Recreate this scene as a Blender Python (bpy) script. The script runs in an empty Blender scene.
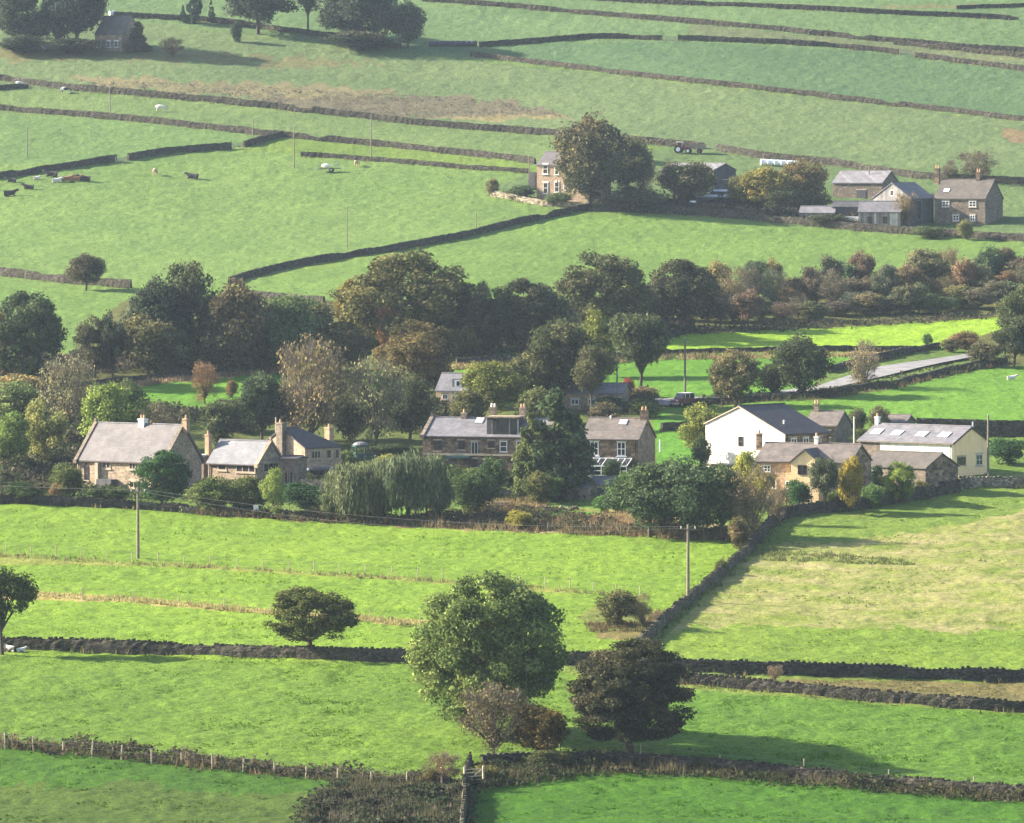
import bpy, math, random
import numpy as np
from mathutils import Vector, Matrix

scene = bpy.context.scene
COL = scene.collection
R = math.radians
W_, H_ = 1024, 823
FPX = 5600.0                      # focal length in pixels
CAM_Z = 55.0
PITCH = R(2.2)                    # looking slightly down across the valley

# ---------------------------------------------------------------- camera
cam_d = bpy.data.cameras.new('camera')
cam = bpy.data.objects.new('camera', cam_d)
COL.objects.link(cam)
cam.location = (0, 0, CAM_Z)
cam.rotation_euler = (R(90) - PITCH, 0, 0)
cam_d.sensor_width = 36.0
cam_d.lens = 36.0 * FPX / W_
cam_d.clip_start = 1.0
cam_d.clip_end = 9000.0
scene.camera = cam

# ---------------------------------------------------------------- sky, sun, exposure
SUN_EL = R(25.0)
SUN_AZ = Vector((-0.97, 0.245, 0)).normalized()
world = bpy.data.worlds.new('World')
scene.world = world
world.use_nodes = True
wn = world.node_tree
sky = wn.nodes.new('ShaderNodeTexSky')
sky.sky_type = 'NISHITA'
sky.sun_disc = False
sky.sun_elevation = SUN_EL
sky.sun_rotation = math.atan2(SUN_AZ.x, SUN_AZ.y)
sky.altitude = 200
sky.dust_density = 2.0
bg = wn.nodes['Background']
wn.links.new(sky.outputs[0], bg.inputs[0])
bg.inputs[1].default_value = 0.075

sun_d = bpy.data.lights.new('sun', 'SUN')
sun_d.energy = 4.9
sun_d.angle = R(0.6)
sun_d.color = (1.0, 0.90, 0.74)
sun = bpy.data.objects.new('sun', sun_d)
COL.objects.link(sun)
sdir = Vector((SUN_AZ.x * math.cos(SUN_EL), SUN_AZ.y * math.cos(SUN_EL), math.sin(SUN_EL)))
sun.rotation_euler = (-sdir).to_track_quat('-Z', 'Y').to_euler()
sun.location = sdir * 300

vs = scene.view_settings
vs.view_transform = 'Standard'
vs.look = 'None'
vs.gamma = 1.0
vs.use_curve_mapping = False
vs.exposure = 2.08
HAZE_DENSITY = 0.000044
HAZE_COLOR = (0.62, 0.77, 1.0, 1)
scene.cycles.use_denoising = True
scene.cycles.max_bounces = 6
scene.cycles.diffuse_bounces = 3
scene.cycles.transmission_bounces = 4
scene.cycles.volume_bounces = 1

# ---------------------------------------------------------------- terrain
_tab_d = [0, 150, 300, 400, 467, 560, 700, 800, 930, 1057, 1190, 1300, 1420, 1520, 1650, 1800, 2400]
_tab_y = {467: 823, 560: 650, 700: 490, 800: 400, 930: 307, 1057: 220, 1190: 100, 1300: 0}
_tab_z = []
for d in _tab_d:
    if d in _tab_y:
        _tab_z.append(-d * math.tan(PITCH + (_tab_y[d] - 411.5) / FPX))
    else:
        _tab_z.append({0: -2.0, 150: -27.0, 300: -47.0, 400: -51.5, 1420: 71, 1520: 88, 1650: 102, 1800: 108, 2400: 100}[d])
_dd = np.arange(-100, 2500, 5.0)
_zz = np.interp(_dd, _tab_d, _tab_z)
_k = np.exp(-0.5 * (np.arange(-12, 13) * 5.0 / 22.0) ** 2)
_k /= _k.sum()
_zz = np.convolve(np.pad(_zz, 12, 'edge'), _k, 'valid')

def terr(x, y):
    x = np.asarray(x, float); y = np.asarray(y, float)
    z = np.interp(y, _dd, _zz) + CAM_Z
    f = np.clip((y - 420) / 80, 0, 1)
    z = z + f * (0.55 * np.sin(x / 17 + 1.3 + y / 90) * np.sin(y / 41 + 0.4) + 0.8 * np.sin(x / 43 + 2.0) * np.cos(y / 77 + x / 95))
    return z

_cp, _sp = math.cos(PITCH), math.sin(PITCH)
def G(px, py):
    """the point of the ground seen at a pixel"""
    px = np.atleast_1d(np.asarray(px, float)); py = np.atleast_1d(np.asarray(py, float))
    cx = (px - W_ / 2) / FPX; cy = (H_ / 2 - py) / FPX
    dx = cx; dy = _cp + cy * _sp; dz = -_sp + cy * _cp
    ts = np.concatenate([np.arange(300, 1500, 8.0), np.arange(1500, 2300, 40.0)])
    lo = np.full(px.shape, 300.0); hi = np.full(px.shape, 2300.0); done = np.zeros(px.shape, bool)
    for t0, t1 in zip(ts[:-1], ts[1:]):
        below = (CAM_Z + t1 * dz - terr(t1 * dx, t1 * dy)) < 0
        new = below & ~done
        lo[new] = t0; hi[new] = t1; done |= new
    for _ in range(24):
        m = 0.5 * (lo + hi)
        b = (CAM_Z + m * dz - terr(m * dx, m * dy)) < 0
        hi = np.where(b, m, hi); lo = np.where(b, lo, m)
    m = 0.5 * (lo + hi)
    return np.stack([m * dx, m * dy, terr(m * dx, m * dy)], -1)

def g1(px, py):
    p = G(px, py)[0]
    return Vector((float(p[0]), float(p[1]), float(p[2])))

def scl(p):
    return FPX / (p[1] * _cp)       # pixels per metre at a point

def project(x, y, z):
    z = z - CAM_Z
    f = y * _cp - z * _sp
    u = y * _sp + z * _cp
    return W_ / 2 + FPX * x / f, H_ / 2 - FPX * u / f

# ---------------------------------------------------------------- helpers
def tag(o, label=None, cat=None, group=None, kind=None):
    if label: o['label'] = label
    if cat: o['category'] = cat
    if group: o['group'] = group
    if kind or cat: o['kind'] = kind or 'thing'
    return o

def empty(name, loc, rz=0.0):
    o = bpy.data.objects.new(name, None)
    COL.objects.link(o)
    o.location = loc
    o.rotation_euler = (0, 0, rz)
    o.empty_display_size = 0.5
    return o

def np_mesh(name, verts, faces, mat=None, colors=None, extra=None, smooth=False):
    verts = np.ascontiguousarray(verts, np.float32); faces = np.ascontiguousarray(faces, np.int32)
    me = bpy.data.meshes.new(name)
    n, k = faces.shape
    me.vertices.add(len(verts)); me.vertices.foreach_set('co', verts.ravel())
    me.loops.add(n * k); me.loops.foreach_set('vertex_index', faces.ravel())
    me.polygons.add(n); me.polygons.foreach_set('loop_start', np.arange(0, n * k, k, dtype=np.int32))
    me.polygons.foreach_set('use_smooth', np.full(n, smooth))
    me.update(calc_edges=True)
    if colors is not None:
        a = me.color_attributes.new('tint', 'FLOAT_COLOR', 'POINT')
        c = np.ones((len(verts), 4), np.float32); c[:, :colors.shape[1]] = colors
        a.data.foreach_set('color', c.ravel())
    if extra:
        for kx, v in extra.items():
            a = me.attributes.new(kx, 'FLOAT', 'POINT')
            a.data.foreach_set('value', np.ascontiguousarray(v, np.float32))
    if mat: me.materials.append(mat)
    return me

def link(name, me, parent=None, loc=None):
    o = bpy.data.objects.new(name, me)
    COL.objects.link(o)
    if parent: o.parent = parent
    if loc is not None: o.location = loc
    return o

class MB:
    """collects simple solids into one mesh"""
    def __init__(s): s.v = []; s.f = []
    def add(s, vs, fs):
        b = len(s.v); s.v += [tuple(v) for v in vs]; s.f += [tuple(i + b for i in f) for f in fs]; return s
    def obox(s, c, ax, ay, az, sx, sy, sz):
        c = Vector(c); ax = Vector(ax) * sx / 2; ay = Vector(ay) * sy / 2; az = Vector(az) * sz / 2
        vs = [c + i * ax + j * ay + k * az for k in (-1, 1) for j in (-1, 1) for i in (-1, 1)]
        return s.add(vs, [(0, 2, 3, 1), (4, 5, 7, 6), (0, 1, 5, 4), (2, 6, 7, 3), (0, 4, 6, 2), (1, 3, 7, 5)])
    def box(s, c, sz, rz=0.0):
        a = Vector((math.cos(rz), math.sin(rz), 0)); b = Vector((-math.sin(rz), math.cos(rz), 0))
        return s.obox(c, a, b, (0, 0, 1), *sz)
    def tube(s, p0, p1, r0, r1, n=7):
        p0 = Vector(p0); p1 = Vector(p1); d = (p1 - p0)
        if d.length < 1e-6: return s
        d.normalize(); a = d.orthogonal().normalized(); b = d.cross(a)
        vs = []
        for p, r in ((p0, r0), (p1, r1)):
            for i in range(n):
                t = 2 * math.pi * i / n
                vs.append(p + a * (r * math.cos(t)) + b * (r * math.sin(t)))
        fs = [(i, (i + 1) % n, n + (i + 1) % n, n + i) for i in range(n)]
        fs += [tuple(range(n - 1, -1, -1)), tuple(range(n, 2 * n))]
        return s.add(vs, fs)
    def prism(s, pts, vec):
        """closed prism: polygon pts (3D) swept by vec"""
        n = len(pts); vec = Vector(vec); P = [Vector(p) for p in pts]
        return s.add(P + [p + vec for p in P], [tuple(range(n - 1, -1, -1)), tuple(range(n, 2 * n))] + [(i, (i + 1) % n, n + (i + 1) % n, n + i) for i in range(n)])
    def ball(s, c, r, n=10, m=7, rnd=0.0, rng=random):
        vs = []; c = Vector(c)
        if not hasattr(r, '__len__'): r = (r, r, r)
        for j in range(1, m):
            t = math.pi * j / m
            for i in range(n):
                p = 2 * math.pi * i / n; q = 1 + rng.uniform(-rnd, rnd)
                vs.append(c + Vector((r[0] * q * math.sin(t) * math.cos(p), r[1] * q * math.sin(t) * math.sin(p), r[2] * q * math.cos(t))))
        vs += [c + Vector((0, 0, r[2])), c - Vector((0, 0, r[2]))]
        fs = []
        for j in range(m - 2):
            for i in range(n):
                a = j * n + i; b = j * n + (i + 1) % n
                fs.append((a, a + n, b + n, b))
        top = n * (m - 1)
        fs += [(top, i, (i + 1) % n) for i in range(n)]
        fs += [(top + 1, (m - 2) * n + (i + 1) % n, (m - 2) * n + i) for i in range(n)]
        return s.add(vs, fs)
    def build(s, name, mat=None, parent=None, loc=None, smooth=False, bevel=0.0):
        me = bpy.data.meshes.new(name)
        me.from_pydata([tuple(v) for v in s.v], [], s.f)
        me.update()
        if smooth: me.polygons.foreach_set('use_smooth', [True] * len(me.polygons))
        if mat: me.materials.append(mat)
        o = link(name, me, parent, loc)
        if bevel:
            b = o.modifiers.new('bevel', 'BEVEL'); b.width = bevel; b.segments = 2; b.limit_method = 'ANGLE'
        return o

def copy_tree(o, parent=None):
    c = o.copy(); COL.objects.link(c)
    if parent is not None: c.parent = parent
    for ch in list(o.children): copy_tree(ch, c)
    return c

# smooth value noise on numpy arrays
def vnoise(x, y, seed=0):
    xi = np.floor(x).astype(np.int64); yi = np.floor(y).astype(np.int64)
    xf = x - xi; yf = y - yi
    u = xf * xf * (3 - 2 * xf); v = yf * yf * (3 - 2 * yf)
    def h(a, b):
        n = (a * 374761393 + b * 668265263 + seed * 974634737) & 0xFFFFFFFF
        n = ((n ^ (n >> 13)) * 1274126177) & 0xFFFFFFFF
        return ((n ^ (n >> 16)) & 0xFFFF) / 65535.0
    return (h(xi, yi) * (1 - u) + h(xi + 1, yi) * u) * (1 - v) + (h(xi, yi + 1) * (1 - u) + h(xi + 1, yi + 1) * u) * v

# ---------------------------------------------------------------- materials
def new_mat(name):
    m = bpy.data.materials.new(name); m.use_nodes = True
    nt = m.node_tree
    b = nt.nodes['Principled BSDF']
    return m, nt, b

def N(nt, t, **kw):
    n = nt.nodes.new(t)
    for k, v in kw.items(): setattr(n, k, v)
    return n

def mixc(nt, fac, a, b, mode='MIX'):
    n = N(nt, 'ShaderNodeMix', data_type='RGBA', blend_type=mode)
    for i, v in zip((0, 6, 7), (fac, a, b)):
        s_ = n.inputs[i]
        if isinstance(v, bpy.types.NodeSocket): nt.links.new(v, s_)
        else: s_.default_value = v if not (hasattr(v, '__len__') and len(v) == 3) else (*v, 1)
    return n.outputs[2]

def noise(nt, vec, scale, detail=3, rough=0.6):
    n = N(nt, 'ShaderNodeTexNoise'); n.inputs['Scale'].default_value = scale
    n.inputs['Detail'].default_value = detail; n.inputs['Roughness'].default_value = rough
    if vec is not None: nt.links.new(vec, n.inputs['Vector'])
    return n.outputs['Fac']

def ramp(nt, fac, a, b, c0=(0, 0, 0, 1), c1=(1, 1, 1, 1)):
    r = N(nt, 'ShaderNodeValToRGB')
    r.color_ramp.elements[0].position = a; r.color_ramp.elements[1].position = b
    r.color_ramp.elements[0].color = c0; r.color_ramp.elements[1].color = c1
    nt.links.new(fac, r.inputs[0])
    return r.outputs[0]

def objco(nt):
    return N(nt, 'ShaderNodeTexCoord').outputs['Object']

def plain(name, col, rough=0.7, var=0.25, scale=1.5, metal=0.0, spec=0.3):
    m, nt, b = new_mat(name)
    co = objco(nt)
    f = noise(nt, co, scale, 4)
    lo = tuple(c * (1 - var) for c in col); hi = tuple(min(1, c * (1 + var)) for c in col)
    nt.links.new(ramp(nt, f, 0.3, 0.7, (*lo, 1), (*hi, 1)), b.inputs['Base Color'])
    b.inputs['Roughness'].default_value = rough; b.inputs['Metallic'].default_value = metal
    b.inputs['Specular IOR Level'].default_value = spec
    return m

def stone(name, c1, c2, mortar, bw=0.55, bh=0.22, stain=0.35):
    """coursed rubble: blocks that vary from stone to stone, with weather stains"""
    m, nt, b = new_mat(name)
    co = objco(nt)
    sp = N(nt, 'ShaderNodeSeparateXYZ'); nt.links.new(co, sp.inputs[0])
    ad = N(nt, 'ShaderNodeMath', operation='ADD'); nt.links.new(sp.outputs[0], ad.inputs[0]); nt.links.new(sp.outputs[1], ad.inputs[1])
    cb = N(nt, 'ShaderNodeCombineXYZ'); nt.links.new(ad.outputs[0], cb.inputs[0]); nt.links.new(sp.outputs[2], cb.inputs[1])
    br = N(nt, 'ShaderNodeTexBrick'); nt.links.new(cb.outputs[0], br.inputs['Vector'])
    br.inputs['Color1'].default_value = (*c1, 1); br.inputs['Color2'].default_value = (*c2, 1); br.inputs['Mortar'].default_value = (*mortar, 1)
    br.inputs['Scale'].default_value = 1.0; br.inputs['Brick Width'].default_value = bw; br.inputs['Row Height'].default_value = bh
    br.inputs['Mortar Size'].default_value = 0.02; br.inputs['Mortar Smooth'].default_value = 0.3
    st = ramp(nt, noise(nt, co, 0.9, 5), 0.35, 0.7, (1 - stain, 1 - stain, 1 - stain, 1), (1.12, 1.1, 1.06, 1))
    c = mixc(nt, 1.0, br.outputs['Color'], st, 'MULTIPLY')
    pn = ramp(nt, noise(nt, co, 3.1, 2), 0.35, 0.65, (0.72, 0.7, 0.7, 1), (1.25, 1.22, 1.15, 1))
    c = mixc(nt, 1.0, c, pn, 'MULTIPLY')
    nt.links.new(c, b.inputs['Base Color'])
    b.inputs['Roughness'].default_value = 0.9; b.inputs['Specular IOR Level'].default_value = 0.2
    bp = N(nt, 'ShaderNodeBump'); bp.inputs['Strength'].default_value = 0.6; bp.inputs['Distance'].default_value = 0.05
    nt.links.new(br.outputs['Fac'], bp.inputs['Height']); bp.invert = True
    nt.links.new(bp.outputs[0], b.inputs['Normal'])
    return m

def rubble(name, lo, hi):
    m, nt, b = new_mat(name)
    co = objco(nt)
    mp = N(nt, 'ShaderNodeMapping'); mp.inputs['Scale'].default_value = (1, 1, 1.9); nt.links.new(co, mp.inputs[0])
    v = N(nt, 'ShaderNodeTexVoronoi'); v.inputs['Scale'].default_value = 2.6; nt.links.new(mp.outputs[0], v.inputs['Vector'])
    sp = N(nt, 'ShaderNodeSeparateColor'); nt.links.new(v.outputs['Color'], sp.inputs[0])
    c = ramp(nt, sp.outputs[0], 0.05, 0.95, (*lo, 1), (*hi, 1))
    v2 = N(nt, 'ShaderNodeTexVoronoi', feature='DISTANCE_TO_EDGE'); v2.inputs['Scale'].default_value = 2.6; nt.links.new(mp.outputs[0], v2.inputs['Vector'])
    c = mixc(nt, 1.0, c, ramp(nt, v2.outputs['Distance'], 0.0, 0.12, (0.35, 0.35, 0.35, 1), (1, 1, 1, 1)), 'MULTIPLY')
    c = mixc(nt, 1.0, c, ramp(nt, noise(nt, co, 0.35, 5), 0.3, 0.7, (0.6, 0.62, 0.6, 1), (1.3, 1.25, 1.2, 1)), 'MULTIPLY')
    moss = ramp(nt, noise(nt, co, 0.8, 5), 0.52, 0.7)
    c = mixc(nt, moss, c, (0.045, 0.05, 0.022))
    nt.links.new(c, b.inputs['Base Color']); b.inputs['Roughness'].default_value = 0.95; b.inputs['Specular IOR Level'].default_value = 0.15
    bp = N(nt, 'ShaderNodeBump'); bp.inputs['Strength'].default_value = 0.8; bp.inputs['Distance'].default_value = 0.08
    nt.links.new(v2.outputs['Distance'], bp.inputs['Height']); nt.links.new(bp.outputs[0], b.inputs['Normal'])
    return m

def slate(name, c1, c2, rough=0.6):
    m, nt, b = new_mat(name)
    co = objco(nt)
    sp = N(nt, 'ShaderNodeSeparateXYZ'); nt.links.new(co, sp.inputs[0])
    cb = N(nt, 'ShaderNodeCombineXYZ'); nt.links.new(sp.outputs[0], cb.inputs[0]); nt.links.new(sp.outputs[2], cb.inputs[1])
    br = N(nt, 'ShaderNodeTexBrick'); nt.links.new(cb.outputs[0], br.inputs['Vector'])
    br.inputs['Color1'].default_value = (*c1, 1); br.inputs['Color2'].default_value = (*c2, 1)
    br.inputs['Mortar'].default_value = tuple(0.55 * x for x in c1) + (1,)
    br.inputs['Scale'].default_value = 1.0; br.inputs['Brick Width'].default_value = 0.45; br.inputs['Row Height'].default_value = 0.2
    br.inputs['Mortar Size'].default_value = 0.012
    st = ramp(nt, noise(nt, co, 0.7, 5), 0.32, 0.7, (0.72, 0.72, 0.74, 1), (1.18, 1.16, 1.14, 1))
    c = mixc(nt, 1.0, br.outputs['Color'], st, 'MULTIPLY')
    nt.links.new(c, b.inputs['Base Color'])
    b.inputs['Roughness'].default_value = rough; b.inputs['Specular IOR Level'].default_value = 0.4
    bp = N(nt, 'ShaderNodeBump'); bp.inputs['Strength'].default_value = 0.5; bp.inputs['Distance'].default_value = 0.03
    nt.links.new(br.outputs['Fac'], bp.inputs['Height']); bp.invert = True
    nt.links.new(bp.outputs[0], b.inputs['Normal'])
    return m

def boards(name, c1, c2, bw=0.28):
    m, nt, b = new_mat(name)
    co = objco(nt)
    sp = N(nt, 'ShaderNodeSeparateXYZ'); nt.links.new(co, sp.inputs[0])
    ad = N(nt, 'ShaderNodeMath', operation='ADD'); nt.links.new(sp.outputs[0], ad.inputs[0]); nt.links.new(sp.outputs[1], ad.inputs[1])
    cb = N(nt, 'ShaderNodeCombineXYZ'); nt.links.new(sp.outputs[2], cb.inputs[0]); nt.links.new(ad.outputs[0], cb.inputs[1])
    br = N(nt, 'ShaderNodeTexBrick'); nt.links.new(cb.outputs[0], br.inputs['Vector'])
    br.inputs['Color1'].default_value = (*c1, 1); br.inputs['Color2'].default_value = (*c2, 1); br.inputs['Mortar'].default_value = tuple(0.5 * x for x in c2) + (1,)
    br.inputs['Scale'].default_value = 1.0; br.inputs['Brick Width'].default_value = 40; br.inputs['Row Height'].default_value = bw; br.inputs['Mortar Size'].default_value = 0.02
    st = ramp(nt, noise(nt, co, 1.1, 5), 0.3, 0.7, (0.65, 0.65, 0.66, 1), (1.15, 1.15, 1.12, 1))
    nt.links.new(mixc(nt, 1.0, br.outputs['Color'], st, 'MULTIPLY'), b.inputs['Base Color'])
    b.inputs['Roughness'].default_value = 0.85
    return m

def leaf_mat(name, trans=0.3):
    m, nt, b = new_mat(name)
    nt.nodes.remove(b)
    out = nt.nodes['Material Output']
    at = N(nt, 'ShaderNodeAttribute', attribute_name='tint')
    oi = N(nt, 'ShaderNodeObjectInfo')
    c = mixc(nt, 1.0, at.outputs['Color'], oi.outputs['Color'], 'MULTIPLY')
    d = N(nt, 'ShaderNodeBsdfDiffuse'); t = N(nt, 'ShaderNodeBsdfTranslucent'); mx = N(nt, 'ShaderNodeMixShader')
    nt.links.new(c, d.inputs[0]); nt.links.new(c, t.inputs[0])
    mx.inputs[0].default_value = trans
    nt.links.new(d.outputs[0], mx.inputs[1]); nt.links.new(t.outputs[0], mx.inputs[2])
    nt.links.new(mx.outputs[0], out.inputs['Surface'])
    return m

def ground_mat():
    m, nt, b = new_mat('grassland')
    co = objco(nt)
    at = N(nt, 'ShaderNodeAttribute', attribute_name='tint')
    ro = N(nt, 'ShaderNodeAttribute', attribute_name='dry')
    n1 = ramp(nt, noise(nt, co, 0.045, 4), 0.35, 0.68, (0.86, 0.89, 0.88, 1), (1.12, 1.08, 1.08, 1))
    n2 = ramp(nt, noise(nt, co, 0.5, 5, 0.7), 0.36, 0.64, (0.84, 0.87, 0.88, 1), (1.15, 1.11, 1.09, 1))
    n3 = ramp(nt, noise(nt, co, 2.2, 3, 0.7), 0.36, 0.64, (0.70, 0.74, 0.74, 1), (1.28, 1.25, 1.2, 1))
    c = mixc(nt, 1.0, at.outputs['Color'], n1, 'MULTIPLY')
    c = mixc(nt, 1.0, c, n2, 'MULTIPLY')
    c = mixc(nt, 1.0, c, n3, 'MULTIPLY')
    n4 = ramp(nt, noise(nt, co, 7.0, 2, 0.7), 0.36, 0.64, (0.72, 0.75, 0.75, 1), (1.26, 1.24, 1.2, 1))
    c = mixc(nt, 1.0, c, n4, 'MULTIPLY')
    # patches of bleached dry grass
    dn = noise(nt, co, 0.16, 6, 0.72)
    mm = N(nt, 'ShaderNodeMath', operation='MULTIPLY_ADD'); nt.links.new(ro.outputs['Fac'], mm.inputs[0]); mm.inputs[1].default_value = 0.55; mm.inputs[2].default_value = -0.55
    ad = N(nt, 'ShaderNodeMath', operation='ADD'); nt.links.new(dn, ad.inputs[0]); nt.links.new(mm.outputs[0], ad.inputs[1])
    mk = ramp(nt, ad.outputs[0], 0.3, 0.62)
    dry = ramp(nt, noise(nt, co, 1.3, 3), 0.35, 0.65, (0.20, 0.17, 0.075, 1), (0.36, 0.31, 0.15, 1))
    c = mixc(nt, mk, c, dry)
    nt.links.new(c, b.inputs['Base Color'])
    b.inputs['Roughness'].default_value = 0.95; b.inputs['Specular IOR Level'].default_value = 0.1
    bn = N(nt, 'ShaderNodeBump'); bn.inputs['Strength'].default_value = 0.9; bn.inputs['Distance'].default_value = 0.32
    nt.links.new(noise(nt, co, 1.1, 5, 0.75), bn.inputs['Height'])
    nt.links.new(bn.outputs[0], b.inputs['Normal'])
    return m

M = {}
M['ground'] = ground_mat()
M['leaf'] = leaf_mat('leaves')
M['twig'] = leaf_mat('twigs', 0.05)
M['blade'] = leaf_mat('grass_blades', 0.35)
M['bark'] = plain('bark', (0.075, 0.06, 0.045), 0.95, 0.4, 3)
M['drystone'] = rubble('dry_stone', (0.026, 0.0235, 0.020), (0.095, 0.085, 0.070))
M['fieldstone'] = rubble('mossy_field_stone', (0.05, 0.046, 0.036), (0.17, 0.15, 0.11))
M['palestone'] = rubble('pale_dry_stone', (0.14, 0.12, 0.09), (0.36, 0.31, 0.23))
M['stone_tan'] = stone('tan_sandstone', (0.46, 0.365, 0.275), (0.31, 0.25, 0.19), (0.26, 0.22, 0.175))
M['stone_pink'] = stone('pinkish_sandstone', (0.52, 0.38, 0.28), (0.42, 0.31, 0.22), (0.36, 0.29, 0.23), stain=0.15)
M['stone_dark'] = stone('sooty_sandstone', (0.40, 0.28, 0.19), (0.11, 0.085, 0.07), (0.2, 0.16, 0.12), 0.8, 0.33, stain=0.5)
M['stone_brown'] = stone('brown_sandstone', (0.26, 0.215, 0.18), (0.18, 0.15, 0.125), (0.17, 0.145, 0.12), stain=0.35)
M['ashlar'] = plain('dressed_stone', (0.42, 0.34, 0.25), 0.9, 0.2, 2)
M['orange_stone'] = plain('orange_sandstone', (0.36, 0.25, 0.155), 0.9, 0.25, 2)
M['white'] = plain('white_render', (0.80, 0.78, 0.74), 0.85, 0.05, 0.6)
def weather(m, lo=(.74, .70, .62, 1)):
    nt = m.node_tree; b = nt.nodes['Principled BSDF']; src = b.inputs['Base Color'].links[0].from_socket
    mp = N(nt, 'ShaderNodeMapping'); mp.inputs['Scale'].default_value = (1.6, 1.6, .22); nt.links.new(objco(nt), mp.inputs[0])
    st = ramp(nt, noise(nt, mp.outputs[0], 1.3, 5, .7), .34, .6, lo, (1, 1, 1, 1))
    nt.links.new(mixc(nt, 1.0, src, st, 'MULTIPLY'), b.inputs['Base Color'])
weather(M['white'])
M['cream'] = plain('cream_render', (0.92, 0.66, 0.37), 0.85, 0.06, 0.6)
weather(M['cream'], (.9, .87, .82, 1))
M['white_paint'] = plain('white_paint', (0.78, 0.78, 0.76), 0.5, 0.05, 1)
M['dark_paint'] = plain('dark_brown_paint', (0.05, 0.035, 0.03), 0.6, 0.2, 1)
M['slate_lilac'] = slate('lilac_stone_slate', (0.145, 0.13, 0.132), (0.11, 0.10, 0.102))
M['slate_pale'] = slate('pale_blue_slate', (0.20, 0.207, 0.225), (0.165, 0.17, 0.188), 0.6)
M['slate_dark'] = slate('dark_slate', (0.066, 0.055, 0.053), (0.046, 0.04, 0.04))
M['slate_grey'] = slate('grey_slate', (0.19, 0.185, 0.20), (0.14, 0.135, 0.15), 0.6)
M['slate_brown'] = slate('brown_stone_slate', (0.185, 0.155, 0.135), (0.125, 0.108, 0.095))
M['sheet'] = boards('grey_sheet_cladding', (0.20, 0.19, 0.21), (0.15, 0.145, 0.16), 0.9)
M['slate_moss'] = slate('mossy_stone_slate', (0.125, 0.108, 0.09), (0.085, 0.074, 0.062))
M['board_grey'] = boards('weathered_boards', (0.32, 0.30, 0.29), (0.17, 0.16, 0.16))
M['board_stripe'] = boards('pale_and_brown_boards', (0.62, 0.58, 0.52), (0.20, 0.15, 0.11), 0.5)
M['board_dark'] = boards('dark_boards', (0.08, 0.08, 0.09), (0.05, 0.05, 0.06))
M['wood'] = plain('grey_timber', (0.24, 0.20, 0.15), 0.9, 0.3, 4)
M['pale_wood'] = plain('pale_timber', (0.42, 0.35, 0.25), 0.9, 0.3, 4)
M['pole'] = plain('pole_timber', (0.17, 0.145, 0.115), 0.9, 0.3, 3)
M['metal'] = plain('galvanised', (0.42, 0.43, 0.45), 0.45, 0.15, 2, 0.6)
M['wire'] = plain('wire', (0.16, 0.16, 0.16), 0.5, 0.05, 1, 0.4)
M['pot'] = plain('chimney_pot', (0.48, 0.30, 0.18), 0.85, 0.15, 3)
M['pot_white'] = plain('white_pot', (0.75, 0.72, 0.66), 0.8, 0.1, 3)
M['rubber'] = plain('rubber', (0.025, 0.025, 0.025), 0.8, 0.2, 3)
M['maroon'] = plain('maroon_paint', (0.13, 0.02, 0.025), 0.3, 0.1, 1, 0.0, 0.5)
M['red'] = plain('red_paint', (0.24, 0.045, 0.04), 0.45, 0.2, 1)
M['blue'] = plain('navy_paint', (0.05, 0.07, 0.16), 0.5, 0.2, 1)
M['teal'] = plain('teal_paint', (0.02, 0.065, 0.065), 0.5, 0.2, 1)
M['black_wrap'] = plain('black_plastic', (0.035, 0.038, 0.06), 0.3, 0.2, 2)
M['white_wrap'] = plain('white_plastic', (0.72, 0.74, 0.78), 0.35, 0.06, 2)
M['green_wrap'] = plain('green_sheet', (0.08, 0.36, 0.26), 0.5, 0.1, 2)
M['hide_white'] = plain('white_hide', (0.66, 0.62, 0.56), 0.9, 0.1, 2)
M['hide_black'] = plain('black_hide', (0.025, 0.022, 0.022), 0.8, 0.2, 2)
M['hide_brown'] = plain('brown_hide', (0.26, 0.12, 0.06), 0.9, 0.2, 2)
M['hide_tan'] = plain('tan_hide', (0.45, 0.32, 0.2), 0.9, 0.2, 2)
m, nt, b = new_mat('window_glass')
b.inputs['Base Color'].default_value = (0.02, 0.022, 0.027, 1); b.inputs['Roughness'].default_value = 0.08; b.inputs['Specular IOR Level'].default_value = 0.6
nt.links.new(ramp(nt, noise(nt, objco(nt), 1.5, 2), 0.3, 0.7, (0.012, 0.013, 0.016, 1), (0.05, 0.05, 0.055, 1)), b.inputs['Base Color'])
M['glass'] = m
m, nt, b = new_mat('skylight_glass')
b.inputs['Metallic'].default_value = 0.0; b.inputs['Roughness'].default_value = 0.25
nt.links.new(ramp(nt, noise(nt, objco(nt), 1.5, 2), 0.3, 0.7, (0.8, 0.82, 0.85, 1), (0.95, 0.95, 0.95, 1)), b.inputs['Base Color'])  # near-white base colour paints in the reflected sky
M['skyglass'] = m
m, nt, b = new_mat('patched_hide')
pv = N(nt, 'ShaderNodeTexNoise'); pv.inputs['Scale'].default_value = 1.3; nt.links.new(objco(nt), pv.inputs['Vector'])
rr = ramp(nt, pv.outputs['Fac'], 0.49, 0.51, (0.025, 0.022, 0.022, 1), (0.68, 0.65, 0.6, 1))
nt.links.new(rr, b.inputs['Base Color']); b.inputs['Roughness'].default_value = 0.9
M['hide_patch'] = m
# grey lane
m, nt, b = new_mat('worn_asphalt')
co = objco(nt)
nt.links.new(mixc(nt, 1.0, ramp(nt, noise(nt, co, 0.5, 5), 0.3, 0.7, (0.13, 0.125, 0.13, 1), (0.24, 0.23, 0.23, 1)),
                  ramp(nt, noise(nt, co, 6, 3), 0.3, 0.7, (0.8, 0.8, 0.8, 1), (1.15, 1.15, 1.15, 1)), 'MULTIPLY'), b.inputs['Base Color'])
b.inputs['Roughness'].default_value = 0.85
M['asphalt'] = m

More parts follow.
